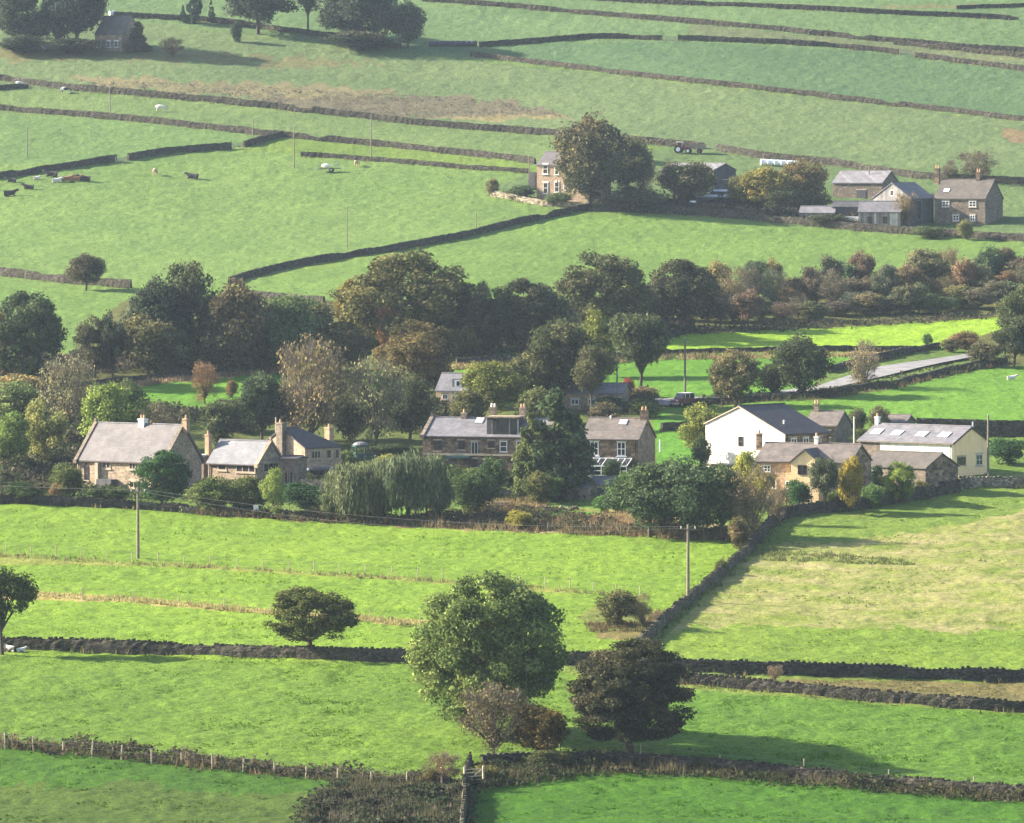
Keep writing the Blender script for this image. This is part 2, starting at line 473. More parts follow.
# ================================================================ GROUND
def inpoly(px, py, poly):
    res = np.zeros(px.shape, bool)
    n = len(poly)
    for i in range(n):
        x0, y0 = poly[i]; x1, y1 = poly[(i + 1) % n]
        if y0 == y1: continue
        c = ((y0 > py) != (y1 > py)) & (px < (x1 - x0) * (py - y0) / (y1 - y0) + x0)
        res ^= c
    return res

GRASS_GAIN = (1.11, 1.03, 0.72)
GB = (0.118, 0.205, 0.030)      # sunny pasture
# (corners as seen, colour, dry share, edge raggedness)
FIELDS = [
    ([(-400, -60), (1400, -60), (1400, 900), (-400, 900)], (0.100, 0.165, 0.045), 0.25, 0),
    # upper hillside: moorland greens, pushed further blue-grey to paint in haze
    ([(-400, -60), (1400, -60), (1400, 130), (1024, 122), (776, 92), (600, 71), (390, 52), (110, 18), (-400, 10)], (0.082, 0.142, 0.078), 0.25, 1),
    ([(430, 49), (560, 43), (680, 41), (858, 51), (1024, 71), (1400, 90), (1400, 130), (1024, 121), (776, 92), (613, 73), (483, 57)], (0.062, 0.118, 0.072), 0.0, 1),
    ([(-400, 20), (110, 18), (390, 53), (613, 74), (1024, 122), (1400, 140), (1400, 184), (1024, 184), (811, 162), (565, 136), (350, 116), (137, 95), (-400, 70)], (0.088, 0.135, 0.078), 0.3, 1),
    ([(-400, 40), (60, 42), (100, 48), (240, 55), (400, 62), (300, 66), (120, 60), (-400, 60)], (0.11, 0.12, 0.075), 0.25, 5),
    ([(50, 78), (120, 76), (200, 82), (330, 86), (400, 92), (360, 100), (230, 96), (110, 87)], (0.14, 0.135, 0.10), 0.22, 5),
    ([(240, 98), (330, 97), (440, 96), (500, 100), (560, 112), (570, 118), (470, 116), (420, 119), (330, 112)], (0.105, 0.10, 0.09), 0.08, 4),
    ([(420, 116), (560, 116), (575, 119), (480, 121)], (0.16, 0.15, 0.10), 0.25, 3),
    ([(1000, 130), (1060, 128), (1060, 143), (1005, 142)], (0.15, 0.12, 0.09), 0.15, 3),
    ([(880, 5), (1030, 4), (1030, 8), (880, 8)], (0.12, 0.13, 0.08), 0.3, 2),
    ([(690, 23), (828, 37), (1024, 52), (1024, 64), (900, 52), (780, 41), (690, 34)], (0.09, 0.12, 0.08), 0.45, 2),
    # hill pastures below the heath wall, haze also put into their colours
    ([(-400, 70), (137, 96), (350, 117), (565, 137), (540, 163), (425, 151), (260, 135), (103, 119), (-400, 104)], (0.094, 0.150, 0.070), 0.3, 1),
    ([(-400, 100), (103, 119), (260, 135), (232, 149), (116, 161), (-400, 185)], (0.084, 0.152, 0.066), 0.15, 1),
    ([(-400, 185), (116, 162), (232, 150), (350, 160), (528, 174), (490, 197), (586, 211), (453, 241), (335, 261), (228, 286), (-400, 278)], (0.096, 0.165, 0.060), 0.3, 1),
    ([(-400, 278), (228, 286), (453, 241), (586, 211), (780, 224), (1024, 240), (1400, 240), (1400, 340), (-400, 400)], (0.092, 0.165, 0.052), 0.3, 1),
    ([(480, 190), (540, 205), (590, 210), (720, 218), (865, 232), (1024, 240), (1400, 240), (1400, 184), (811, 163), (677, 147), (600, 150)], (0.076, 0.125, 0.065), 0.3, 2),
    # valley: wood floor, meadows round the village
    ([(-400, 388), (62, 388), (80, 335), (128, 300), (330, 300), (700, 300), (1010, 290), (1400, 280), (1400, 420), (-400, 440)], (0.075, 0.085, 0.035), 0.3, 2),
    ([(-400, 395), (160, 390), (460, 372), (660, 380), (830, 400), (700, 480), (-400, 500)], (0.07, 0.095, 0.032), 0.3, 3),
    ([(80, 394), (160, 383), (285, 372), (285, 392), (260, 402), (150, 412), (90, 402)], (0.075, 0.185, 0.026), 0.0, 1),
    ([(85, 385), (160, 376), (285, 366), (285, 372), (160, 384), (90, 394)], (0.30, 0.22, 0.13), 0.9, 2),
    ([(455, 356), (600, 348), (690, 334), (850, 327), (1005, 317), (1012, 325), (940, 350), (776, 352), (674, 354), (460, 364)], (0.165, 0.285, 0.032), 0.0, 0),  # brighter colour stands in for sun caught on this rise
    ([(455, 364), (674, 354), (776, 352), (852, 351), (920, 352), (850, 356), (674, 360), (455, 370)], (0.27, 0.20, 0.12), 0.9, 2),
    ([(455, 366), (674, 353), (850, 350), (860, 362), (828, 374), (800, 398), (640, 398), (600, 410), (440, 400)], (0.070, 0.175, 0.024), 0.0, 1),
    ([(828, 374), (880, 361), (940, 349), (1005, 345), (1005, 362), (886, 388), (818, 398)], (0.075, 0.13, 0.035), 0.5, 2),
    ([(640, 405), (818, 400), (886, 390), (934, 378), (1000, 366), (1400, 360), (1400, 425), (1024, 424), (860, 424), (660, 430)], (0.082, 0.185, 0.030), 0.05, 1),
    ([(640, 420), (720, 400), (880, 425), (1024, 430), (1400, 430), (1400, 492), (1024, 486), (960, 492), (640, 480)], (0.085, 0.150, 0.035), 0.2, 1),
    ([(655, 415), (705, 415), (705, 462), (655, 470)], (0.070, 0.185, 0.026), 0.0, 1),
    # foreground
    ([(-400, 500), (180, 506), (330, 522), (740, 535), (745, 552), (640, 648), (620, 664), (-400, 655)], GB, 0.10, 1),
    ([(200, 509), (330, 515), (520, 510), (640, 510), (745, 528), (742, 540), (520, 532), (340, 523), (200, 514)], (0.15, 0.13, 0.065), 0.7, 3),
    ([(395, 500), (420, 520), (330, 521), (330, 508)], (0.08, 0.18, 0.027), 0.1, 2),
    ([(500, 508), (600, 512), (660, 514), (650, 521), (560, 522), (500, 518)], (0.075, 0.185, 0.027), 0.0, 1),
    ([(590, 520), (655, 519), (660, 527), (600, 529)], (0.38, 0.26, 0.13), 0.9, 2),
    ([(-400, 554), (0, 555), (140, 564), (270, 570), (420, 579), (560, 590), (600, 593), (560, 594), (420, 582), (270, 573), (140, 566), (-400, 558)], (0.17, 0.20, 0.06), 0.4, 1),
    ([(-400, 588), (0, 590), (140, 598), (260, 610), (440, 622), (420, 626), (250, 613), (130, 602), (-400, 594)], (0.26, 0.235, 0.10), 0.8, 2),
    ([(580, 612), (600, 605), (660, 612), (655, 625), (610, 628), (580, 620)], (0.11, 0.14, 0.045), 0.3, 3),
    ([(600, 632), (650, 628), (645, 640), (600, 640)], (0.13, 0.12, 0.06), 0.5, 3),
    ([(748, 553), (780, 524), (870, 512), (960, 490), (1024, 486), (1400, 480), (1400, 690), (1024, 671), (640, 662)], (0.130, 0.180, 0.042), 0.85, 1),
    ([(748, 553), (780, 524), (870, 512), (960, 490), (1024, 486), (1400, 480), (1400, 520), (1024, 510), (900, 535), (770, 545), (755, 560)], (0.105, 0.170, 0.038), 0.30, 4),
    ([(690, 625), (1400, 640), (1400, 690), (1024, 675), (620, 666)], (0.120, 0.195, 0.035), 0.45, 5),
    ([(560, 664), (700, 674), (1024, 683), (1400, 690), (1400, 720), (1024, 714), (850, 700), (680, 688), (560, 680)], (0.115, 0.165, 0.045), 0.3, 1),
    ([(780, 680), (1024, 683), (1400, 690), (1400, 716), (1024, 709), (900, 700), (820, 692)], (0.125, 0.115, 0.062), 0.35, 2),
    ([(-400, 650), (0, 655), (411, 664), (560, 672), (680, 690), (850, 702), (1024, 714), (1400, 720), (1400, 820), (1024, 798), (690, 768), (480, 765), (440, 783), (345, 776), (120, 752), (-400, 735)], (0.080, 0.150, 0.024), 0.2, 1),
    ([(600, 684), (850, 702), (1024, 714), (1400, 720), (1400, 820), (1024, 798), (690, 768)], (0.066, 0.145, 0.022), 0.05, 1),
    ([(-400, 742), (0, 746), (120, 757), (345, 781), (440, 786), (466, 780), (460, 960), (-400, 960)], (0.034, 0.092, 0.009), 0.0, 1),  # deep young grass, with part of the shade put into its colour
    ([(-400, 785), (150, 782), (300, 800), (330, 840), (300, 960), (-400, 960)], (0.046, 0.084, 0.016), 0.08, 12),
    ([(300, 800), (345, 783), (440, 788), (464, 790), (460, 960), (300, 960)], (0.07, 0.075, 0.03), 0.4, 4),
    ([(470, 778), (600, 768), (690, 771), (1024, 801), (1400, 830), (1400, 960), (464, 960)], (0.036, 0.105, 0.010), 0.0, 1),
    ([(470, 765), (600, 752), (690, 768), (1024, 790), (1024, 800), (690, 774), (560, 772), (475, 790)], (0.07, 0.09, 0.03), 0.4, 3),
]

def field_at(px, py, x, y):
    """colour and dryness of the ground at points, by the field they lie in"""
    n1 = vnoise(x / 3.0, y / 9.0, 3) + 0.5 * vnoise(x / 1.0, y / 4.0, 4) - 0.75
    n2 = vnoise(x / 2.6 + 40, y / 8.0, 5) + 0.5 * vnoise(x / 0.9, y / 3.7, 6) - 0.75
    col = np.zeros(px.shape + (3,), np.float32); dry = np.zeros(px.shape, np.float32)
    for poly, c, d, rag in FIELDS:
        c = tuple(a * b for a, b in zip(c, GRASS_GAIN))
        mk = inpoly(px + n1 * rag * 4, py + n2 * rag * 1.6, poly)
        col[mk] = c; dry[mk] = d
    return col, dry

def build_ground():
    pxs = np.concatenate([-512 + np.geomspace(1, 3000, 26)[::-1] * -1 + 440, np.arange(-70, 1095, 1.5), 1096 + np.geomspace(1, 3000, 26)])
    pxs = np.unique(np.round(pxs, 2))
    near = g1(512, 835)
    rows = G(np.full(906, 512.0), np.linspace(838, -67, 906))[:, 1]
    rows = np.unique(np.concatenate([np.arange(-60, rows[0] - 6, 14), rows, np.arange(rows[-1] + 6, 2000, 14.0)]))
    tx = (pxs - W_ / 2) / FPX
    Y, T = np.meshgrid(rows, tx, indexing='ij')
    X = T * np.maximum(Y, 60) * _cp
    Z = terr(X, Y)
    # tussocks
    dens = (Y > 440) & (Y < 1330)
    Z = Z + np.where(dens, 0.16 * (vnoise(X / 0.9, Y / 0.9, 11) - 0.5) + 0.22 * (vnoise(X / 2.7, Y / 2.7, 12) - 0.5), 0)
    px, py = project(X, np.maximum(Y, 60), Z)
    py = np.where(Y < 440, np.maximum(py, 830), py)
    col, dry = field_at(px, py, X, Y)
    nr, nc = X.shape
    idx = np.arange(nr * nc).reshape(nr, nc)
    f = np.stack([idx[:-1, :-1].ravel(), idx[:-1, 1:].ravel(), idx[1:, 1:].ravel(), idx[1:, :-1].ravel()], 1)
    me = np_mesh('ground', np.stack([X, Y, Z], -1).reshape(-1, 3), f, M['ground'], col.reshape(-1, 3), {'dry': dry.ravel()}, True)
    o = link('ground', me)
    tag(o, kind='structure', label='rolling green pasture and hillside of the valley')
build_ground()

# the grey lane that climbs right of the white barn
def strip(name, left, right, mat, lift):
    a = G(*zip(*left)); b = G(*zip(*right))
    n = 40
    def rs(p):
        t = np.linspace(0, len(p) - 1, n); i = np.arange(len(p))
        return np.stack([np.interp(t, i, p[:, k]) for k in range(3)], 1)
    a, b = rs(a), rs(b)
    vs_, cols = [], 5
    for i in range(n):
        for j in range(cols):
            p = a[i] * (1 - j / (cols - 1)) + b[i] * j / (cols - 1)
            vs_.append((p[0], p[1], float(terr(p[0], p[1])) + lift))
    fs = [(i * cols + j, i * cols + j + 1, (i + 1) * cols + j + 1, (i + 1) * cols + j) for i in range(n - 1) for j in range(cols - 1)]
    me = bpy.data.meshes.new(name); me.from_pydata(vs_, [], fs); me.materials.append(mat)
    return link(name, me)
o = strip('road', [(816, 388), (846, 378), (880, 368), (930, 361), (978, 354), (1002, 349)], [(814, 393), (854, 385), (892, 376), (934, 366), (981, 357), (1005, 350)], M['asphalt'], 0.28)
tag(o, kind='structure', label='grey lane climbing between stone walls')
o = strip('road', [(640, 401), (672, 400), (705, 398), (760, 395), (816, 388)], [(640, 407), (675, 407), (708, 404), (764, 400), (812, 396)], M['asphalt'], 0.28)
tag(o, kind='structure', label='grey lane passing behind the village houses')

# ================================================================ WALLS
rng0 = np.random.default_rng(5)
WALLPTS = []
def wall(poly, h, label, mat='drystone', wd=0.62, name='dry_stone_wall', cat='wall', rough=0.07, group=None):
    poly = list(poly)                                  # walls that leave the picture run on beyond it
    if poly[0][0] < 0: poly.insert(0, (poly[0][0] - 90, poly[0][1] + (poly[0][1] - poly[1][1]) * .5))
    if poly[-1][0] > 1024: poly.append((poly[-1][0] + 90, poly[-1][1] + (poly[-1][1] - poly[-2][1]) * .5))
    p = G(*zip(*poly))
    seg = np.linalg.norm(np.diff(p[:, :2], axis=0), axis=1); cum = np.concatenate([[0], np.cumsum(seg)])
    n = max(4, int(cum[-1] / 0.55))
    t = np.linspace(0, cum[-1], n)
    # soften the corners of the run
    xs = np.interp(t, cum, p[:, 0]); ys = np.interp(t, cum, p[:, 1])
    k = max(1, min(18, n // 8)); kern = np.ones(2 * k + 1) / (2 * k + 1)
    xs = np.convolve(np.pad(xs, k, 'reflect', reflect_type='odd'), kern, 'valid'); ys = np.convolve(np.pad(ys, k, 'reflect', reflect_type='odd'), kern, 'valid')
    xs += 0.25 * (vnoise(t / 6, t * 0, 31) - 0.5) * 2; ys += 0.25 * (vnoise(t / 6, t * 0 + 5, 32) - 0.5) * 2
    dx = np.gradient(xs); dy = np.gradient(ys); l = np.hypot(dx, dy) + 1e-9; nx, ny = -dy / l, dx / l
    z = terr(xs, ys)
    if poly[0][1] < 320: h *= .84; wd *= .9
    hh = h * (1 + 0.07 * (vnoise(t / 5, t * 0, 33) - 0.5) * 2) + rng0.uniform(-rough, rough, n)
    hh -= h * 0.45 * np.clip((vnoise(t / 9, t * 0 + 9, 34) - 0.86) * 8, 0, 1)      # tumbled gaps
    prof = [(-wd * 0.62, None, -0.6), (-wd * 0.5, 0.5, 0), (-wd * 0.36, 0.86, 0), (-wd * 0.24, 1.0, 0), (wd * 0.24, 1.0, 0), (wd * 0.36, 0.86, 0), (wd * 0.5, 0.5, 0), (wd * 0.62, None, -0.6)]
    V = np.zeros((n, len(prof), 3))
    for j, (off, fh, dz) in enumerate(prof):
        jit = rng0.uniform(-0.06, 0.06, n)
        V[:, j, 0] = xs + nx * (off + jit); V[:, j, 1] = ys + ny * (off + jit)
        V[:, j, 2] = z + (dz if fh is None else hh * fh + rng0.uniform(-0.04, 0.04, n))
    m = len(prof); idx = np.arange(n * m).reshape(n, m)
    f = np.stack([idx[:-1, :-1].ravel(), idx[:-1, 1:].ravel(), idx[1:, 1:].ravel(), idx[1:, :-1].ravel()], 1)
    V = V.reshape(-1, 3); org = np.array([xs.mean(), ys.mean(), z.mean()])
    F = np.vstack([f, [[idx[0, 0], idx[0, 2], idx[0, 4], idx[0, 7]]], [[idx[-1, 0], idx[-1, 7], idx[-1, 4], idx[-1, 2]]]])
    if poly[0][1] > 470:                               # a row of uneven cope stones along the nearer walls
        B, BF, s_ = [V], [F], 0.0
        while s_ < cum[-1]:
            w_ = rng0.uniform(.22, .5); j = min(n - 1, int(s_ / cum[-1] * n))
            if rng0.uniform() < .8:
                tx, ty = dx[j] / l[j], dy[j] / l[j]; c0 = np.array([xs[j], ys[j], z[j] + hh[j] - .06]); t_ = np.array([tx, ty, rng0.uniform(-.15, .15)]); q_ = np.array([nx[j], ny[j], 0])
                hx, hy, hz = w_ * .42, wd * rng0.uniform(.22, .34), rng0.uniform(.1, .26)
                B.append(np.array([c0 + a * hx * t_ + b * hy * q_ + np.array([0, 0, c * hz]) for c in (0, 1) for a, b in ((-1, -1), (1, -1), (1, 1), (-1, 1))]))
                o_ = sum(map(len, B[:-1])); BF.append(o_ + np.array([[0, 1, 5, 4], [1, 2, 6, 5], [2, 3, 7, 6], [3, 0, 4, 7], [4, 5, 6, 7]]))
            s_ += w_
        V, F = np.vstack(B), np.vstack(BF)
    me = np_mesh(name, V - org, F, M[mat])
    o = link(name, me, None, org)
    tag(o, label, cat, group)
    WALLPTS.append((xs, ys, nx, ny, wd, cum[-1]))
    return o

GW = 'dry stone field walls'
WALLS = [
    ([(422, 1), (494, 6), (559, 12), (620, 17), (690, 23), (828, 36), (900, 43), (1060, 54)], 1.35, 'long dry stone wall crossing the upper hillside just below its topmost wall'),
    ([(893, 44), (960, 51), (1060, 61)], 1.2, 'short low wall at the top right, just under the long hillside wall'),
    ([(560, -2), (690, 5), (776, 8), (879, 14), (982, 18), (1018, 20)], 1.3, 'topmost dry stone wall, running along the upper edge of the hillside'),
    ([(955, 9), (1060, 5)], 1.0, 'faint short wall in the top right corner of the hillside'),
    ([(478, 47), (520, 44), (559, 41), (600, 38), (663, 40)], 1.4, 'wall that bounds the dark green hill field, from the black bales to the gap'),
    ([(677, 40), (776, 44), (858, 49), (899, 54)], 1.4, 'wall along the top of the dark green hill field, between its two gaps'),
    ([(914, 57), (970, 64), (1060, 75)], 1.4, 'wall right of the second gap above the dark green hill field'),
    ([(470, 56), (490, 58), (545, 65), (613, 73), (685, 82), (776, 92), (923, 109), (968, 114), (1060, 125)], 1.3, 'long wall along the bottom of the dark green hill field'),
    ([(113, 17), (185, 20), (232, 24), (290, 33), (330, 37), (400, 49)], 1.5, 'wall running behind the small conifers on the top left hillside'),
    ([(-50, 76), (0, 79), (38, 86), (137, 96), (239, 105), (350, 117), (442, 127), (565, 136), (613, 141), (677, 146), (704, 149)], 1.6, 'long dark wall under the tan heather band, ending near the red tractor'),
    ([(716, 150), (759, 158), (811, 163), (865, 168), (893, 176), (950, 181), (1060, 186)], 1.6, 'wall on the slope directly above the far farm buildings'),
    ([(-50, 92), (0, 90), (29, 88)], 1.3, 'stub of wall at the left edge beside the small white cow'),
    ([(-50, 106), (0, 110), (103, 118), (205, 129), (260, 135), (308, 140), (350, 143), (425, 151), (511, 160), (536, 164)], 1.5, 'wall below the white grazing cow, running right towards the far farmhouse'),
    ([(-60, 188), (0, 179), (51, 171), (116, 161)], 1.6, 'wall above the resting cattle, ending at the pale gate gap'),
    ([(127, 160), (171, 153), (232, 149)], 1.6, 'middle length of wall right of the pale gate gap'),
    ([(243, 147), (262, 142), (284, 137)], 1.5, 'short length of wall that joins the two walls above the cattle field'),
    ([(300, 156), (350, 159), (460, 168), (528, 173)], 1.1, 'low broken wall behind the white feeder trailer'),
    ([(228, 284), (273, 271), (335, 260), (398, 250), (453, 240), (504, 227), (559, 215), (590, 209)], 1.45, 'wall climbing diagonally from the wood up to the big farm tree'),
    ([(-50, 272), (0, 275), (68, 283), (132, 288)], 1.7, 'wall with the round dark bush, at the left edge above the wood'),
    ([(250, 297), (325, 303)], 1.3, 'short wall at the foot of the hill pasture, half hidden by trees'),
    ([(590, 211), (650, 212), (720, 217), (780, 222), (860, 231), (940, 236), (1060, 244)], 1.7, 'dark wall along the lower side of the far farm'),
    ([(455, 364), (520, 360), (600, 356), (674, 354), (776, 352), (852, 351), (925, 352)], .85, 'wall along the lower edge of the bright sunlit strip'),
    ([(85, 388), (160, 380), (230, 373), (290, 367)], 1.0, 'wall with a tan bank above the small bright meadow left of the bare trees'),
    ([(690, 405), (760, 402), (818, 397), (860, 391), (886, 388), (934, 376), (1005, 362)], .9, 'wall on the near side of the climbing grey lane'),
    ([(828, 373), (879, 360), (905, 354), (940, 348)], 1.0, 'wall on the far side of the climbing grey lane'),
    ([(915, 436), (960, 437), (1060, 438)], 2.4, 'high dark wall behind the long white building'),
    ([(660, 432), (705, 428)], 1.2, 'short wall left of the yellow green tree by the white barn'),
    ([(-60, 503), (0, 503), (80, 506), (190, 512)], 1.0, 'low garden wall in front of the largest stone house on the left'),
    ([(768, 524), (800, 515), (870, 509), (920, 500), (960, 491)], 1.4, 'wall that curves round the gardens below the white barns'),
    ([(748, 552), (735, 566), (718, 580), (700, 594), (670, 619), (638, 648)], 1.0, 'lit diagonal wall running downhill from the dark clump to the valley hedge', 'fieldstone'),
    ([(748, 552), (760, 540), (776, 524)], 1.3, 'short wall beside the rusty bushes, above the lit diagonal wall'),
    ([(-60, 646), (0, 649), (150, 653), (300, 658), (415, 663), (556, 665)], 1.2, 'dark wall on the left behind the lone round tree'),
    ([(560, 664), (640, 668), (700, 673), (850, 677), (1080, 682)], 1.25, 'straight dark wall along the foot of the pale sloping field'),
    ([(672, 683), (780, 692), (850, 699), (950, 708), (1080, 716)], 1.05, 'tumbled wall below the brown strip on the right'),
    ([(480, 766), (600, 762), (690, 767), (780, 777), (900, 787), (1080, 801)], 1.0, 'nearest wall, running right from under the dark purple tree'),
]
for a_ in WALLS: wall(*a_)
wall([(490, 196), (515, 200), (545, 206), (592, 209)], 1.3, 'pale garden wall in front of the far left farmhouse', 'palestone')
wall([(958, 488), (1000, 487), (1060, 488)], 1.3, 'pale wall right of the cream gable end', 'palestone')
wall([(180, 512), (230, 513), (330, 518)], 0.6, 'low pale kerb wall below the hedge of the stone houses', 'palestone')
wall([(468, 766), (467, 790), (463, 850)], 1.1, 'narrow wall running straight down from the old gate', 'fieldstone', 0.4)
wall([(470, 497), (500, 497), (545, 499)], 0.9, 'low pale garden wall behind the picnic table', 'palestone')
wall([(300, 492), (350, 494)], 1.5, 'garden wall beneath the hip-roofed stone house', 'stone_tan')

# ================================================================ FENCES
def fence(poly, step, h, label, wires=2, r=0.05, mat='pale_wood', hw=0.0):
    p = G(*zip(*poly))
    seg = np.linalg.norm(np.diff(p[:, :2], axis=0), axis=1); cum = np.concatenate([[0], np.cumsum(seg)])
    n = min(95, max(3, int(cum[-1] / step)))
    t = np.linspace(0, cum[-1], n)
    xs = np.interp(t, cum, p[:, 0]); ys = np.interp(t, cum, p[:, 1]); zs = terr(xs, ys)
    root = empty('post_and_wire_fence', (xs[0], ys[0], zs[0]))
    tag(root, label, 'fence')
    rg = random.Random(len(label))
    tops = []
    proto = None
    for i in range(n):
        q = Vector((xs[i] - xs[0], ys[i] - ys[0], zs[i] - zs[0]))
        if proto is None:
            proto = MB().tube((0, 0, -0.4), (0, 0, h), r * 1.1, r, 6).build('post', M[mat], root)
            o = proto
        else:
            o = proto.copy(); COL.objects.link(o); o.parent = root
        o.location = q; o.scale = (1, 1, rg.uniform(0.82, 1.12)); o.rotation_euler = (rg.uniform(-.06, .06), rg.uniform(-.06, .06), 0)
        tops.append(q)
    if wires:
        m = MB()
        for k in range(wires):
            for a, b_ in zip(tops[:-1], tops[1:]):
                hz = Vector((0, 0, h * (0.9 - 0.35 * k)))
                m.tube(a + hz, b_ + hz, 0.012 + hw, 0.012 + hw, 3)
        m.build('wire', M['wire'], root)
    return root
fence([(-20, 552), (0, 553), (140, 562), (270, 569), (420, 578), (560, 588), (640, 597)], 3.0, 1.15, 'upper post and wire fence across the bright left meadow', 1, 0.05)
fence([(-20, 590), (0, 591), (140, 600), (260, 611), (420, 623)], 5.5, 1.0, 'lower fence along the pale grass line left of the big green tree', 1, 0.05)
fence([(-20, 745), (0, 748), (120, 760), (240, 772), (345, 783), (442, 790)], 3.0, 1.35, 'nearest post and rail fence at the bottom left', 2, 0.075, 'pale_wood', 0.006)
fence([(640, 426), (750, 424), (913, 430), (1060, 428)], 7.0, 1.1, 'thin fence crossing the field behind the white barns', 1, 0.05, 'wood')
fence([(860, 480), (900, 484), (1000, 480), (1060, 480)], 4.0, 1.1, 'thin fence beside the cream gable end', 1, 0.05, 'wood')
fence([(560, 752), (620, 758), (700, 768), (830, 780), (1060, 800)], 6.5, 1.5, 'thin fence along the top of the nearest right-hand wall', 1, 0.05, 'pale_wood')
fence([(470, 528), (560, 533), (640, 534), (720, 537)], 4.5, 1.1, 'thin fence under the dark clump above the meadow', 1, 0.05, 'wood')

# gates and gateposts
def gate(px, py, w, h, ang, label):
    p = g1(px, py)
    root = empty('field_gate', p, ang); tag(root, label, 'gate')
    m = MB()
    for k in range(5): m.box((0, 0, 0.25 + k * (h - 0.3) / 4), (w, 0.05, 0.08))
    m.obox((0, 0.04, h / 2 + 0.1), Vector((w, 0, h - 0.4)).normalized(), (0, 1, 0), Vector((-(h - .4), 0, w)).normalized(), math.hypot(w, h - .4), 0.04, 0.07)
    m.build('gate_panel', M['pale_wood'], root)
    for sx in (-1, 1): MB().box((sx * (w / 2 + 0.12), 0, h * 0.5), (0.16, 0.16, h * 1.25)).build('gatepost', M['pale_wood'], root)
    return root
gate(474, 786, 1.6, 1.5, 0.5, 'old pale wooden gate at the corner below the grey thicket')
gate(121, 163, 1.9, 1.2, 0.1, 'pale gate in the gap of the wall above the cattle')
gate(906, 56, 2.6, 1.2, 0.0, 'pale gate in the gap above the dark green hill field, right side')
gate(670, 42, 2.2, 1.2, 0.0, 'pale gate in the gap above the dark green hill field, near its middle')
gate(238, 149, 1.6, 1.1, 0.1, 'pale gateway between the walls left of the joining wall')

# ================================================================ TREES
def leaf_quads(pos, out, size, rng, aspect=1.0, droop=0.0):
    n = len(pos)
    nrm = out + rng.normal(0, 0.75, (n, 3)); nrm /= np.linalg.norm(nrm, axis=1, keepdims=True) + 1e-9
    a = np.cross(nrm, rng.normal(0, 1, (n, 3))); a /= np.linalg.norm(a, axis=1, keepdims=True) + 1e-9
    if droop:
        a = a * (1 - droop) + np.array([0, 0, -1.0]) * droop
        a /= np.linalg.norm(a, axis=1, keepdims=True)
    b = np.cross(nrm, a); b /= np.linalg.norm(b, axis=1, keepdims=True) + 1e-9
    s = size * rng.uniform(0.45, 1.6, (n, 1))
    a = a * s * aspect; b = b * s / aspect
    v = np.stack([pos - a, pos - b * 0.8 + a * 0.15, pos + a, pos + b * 0.8 - a * 0.1], 1)
    return v.reshape(-1, 3)

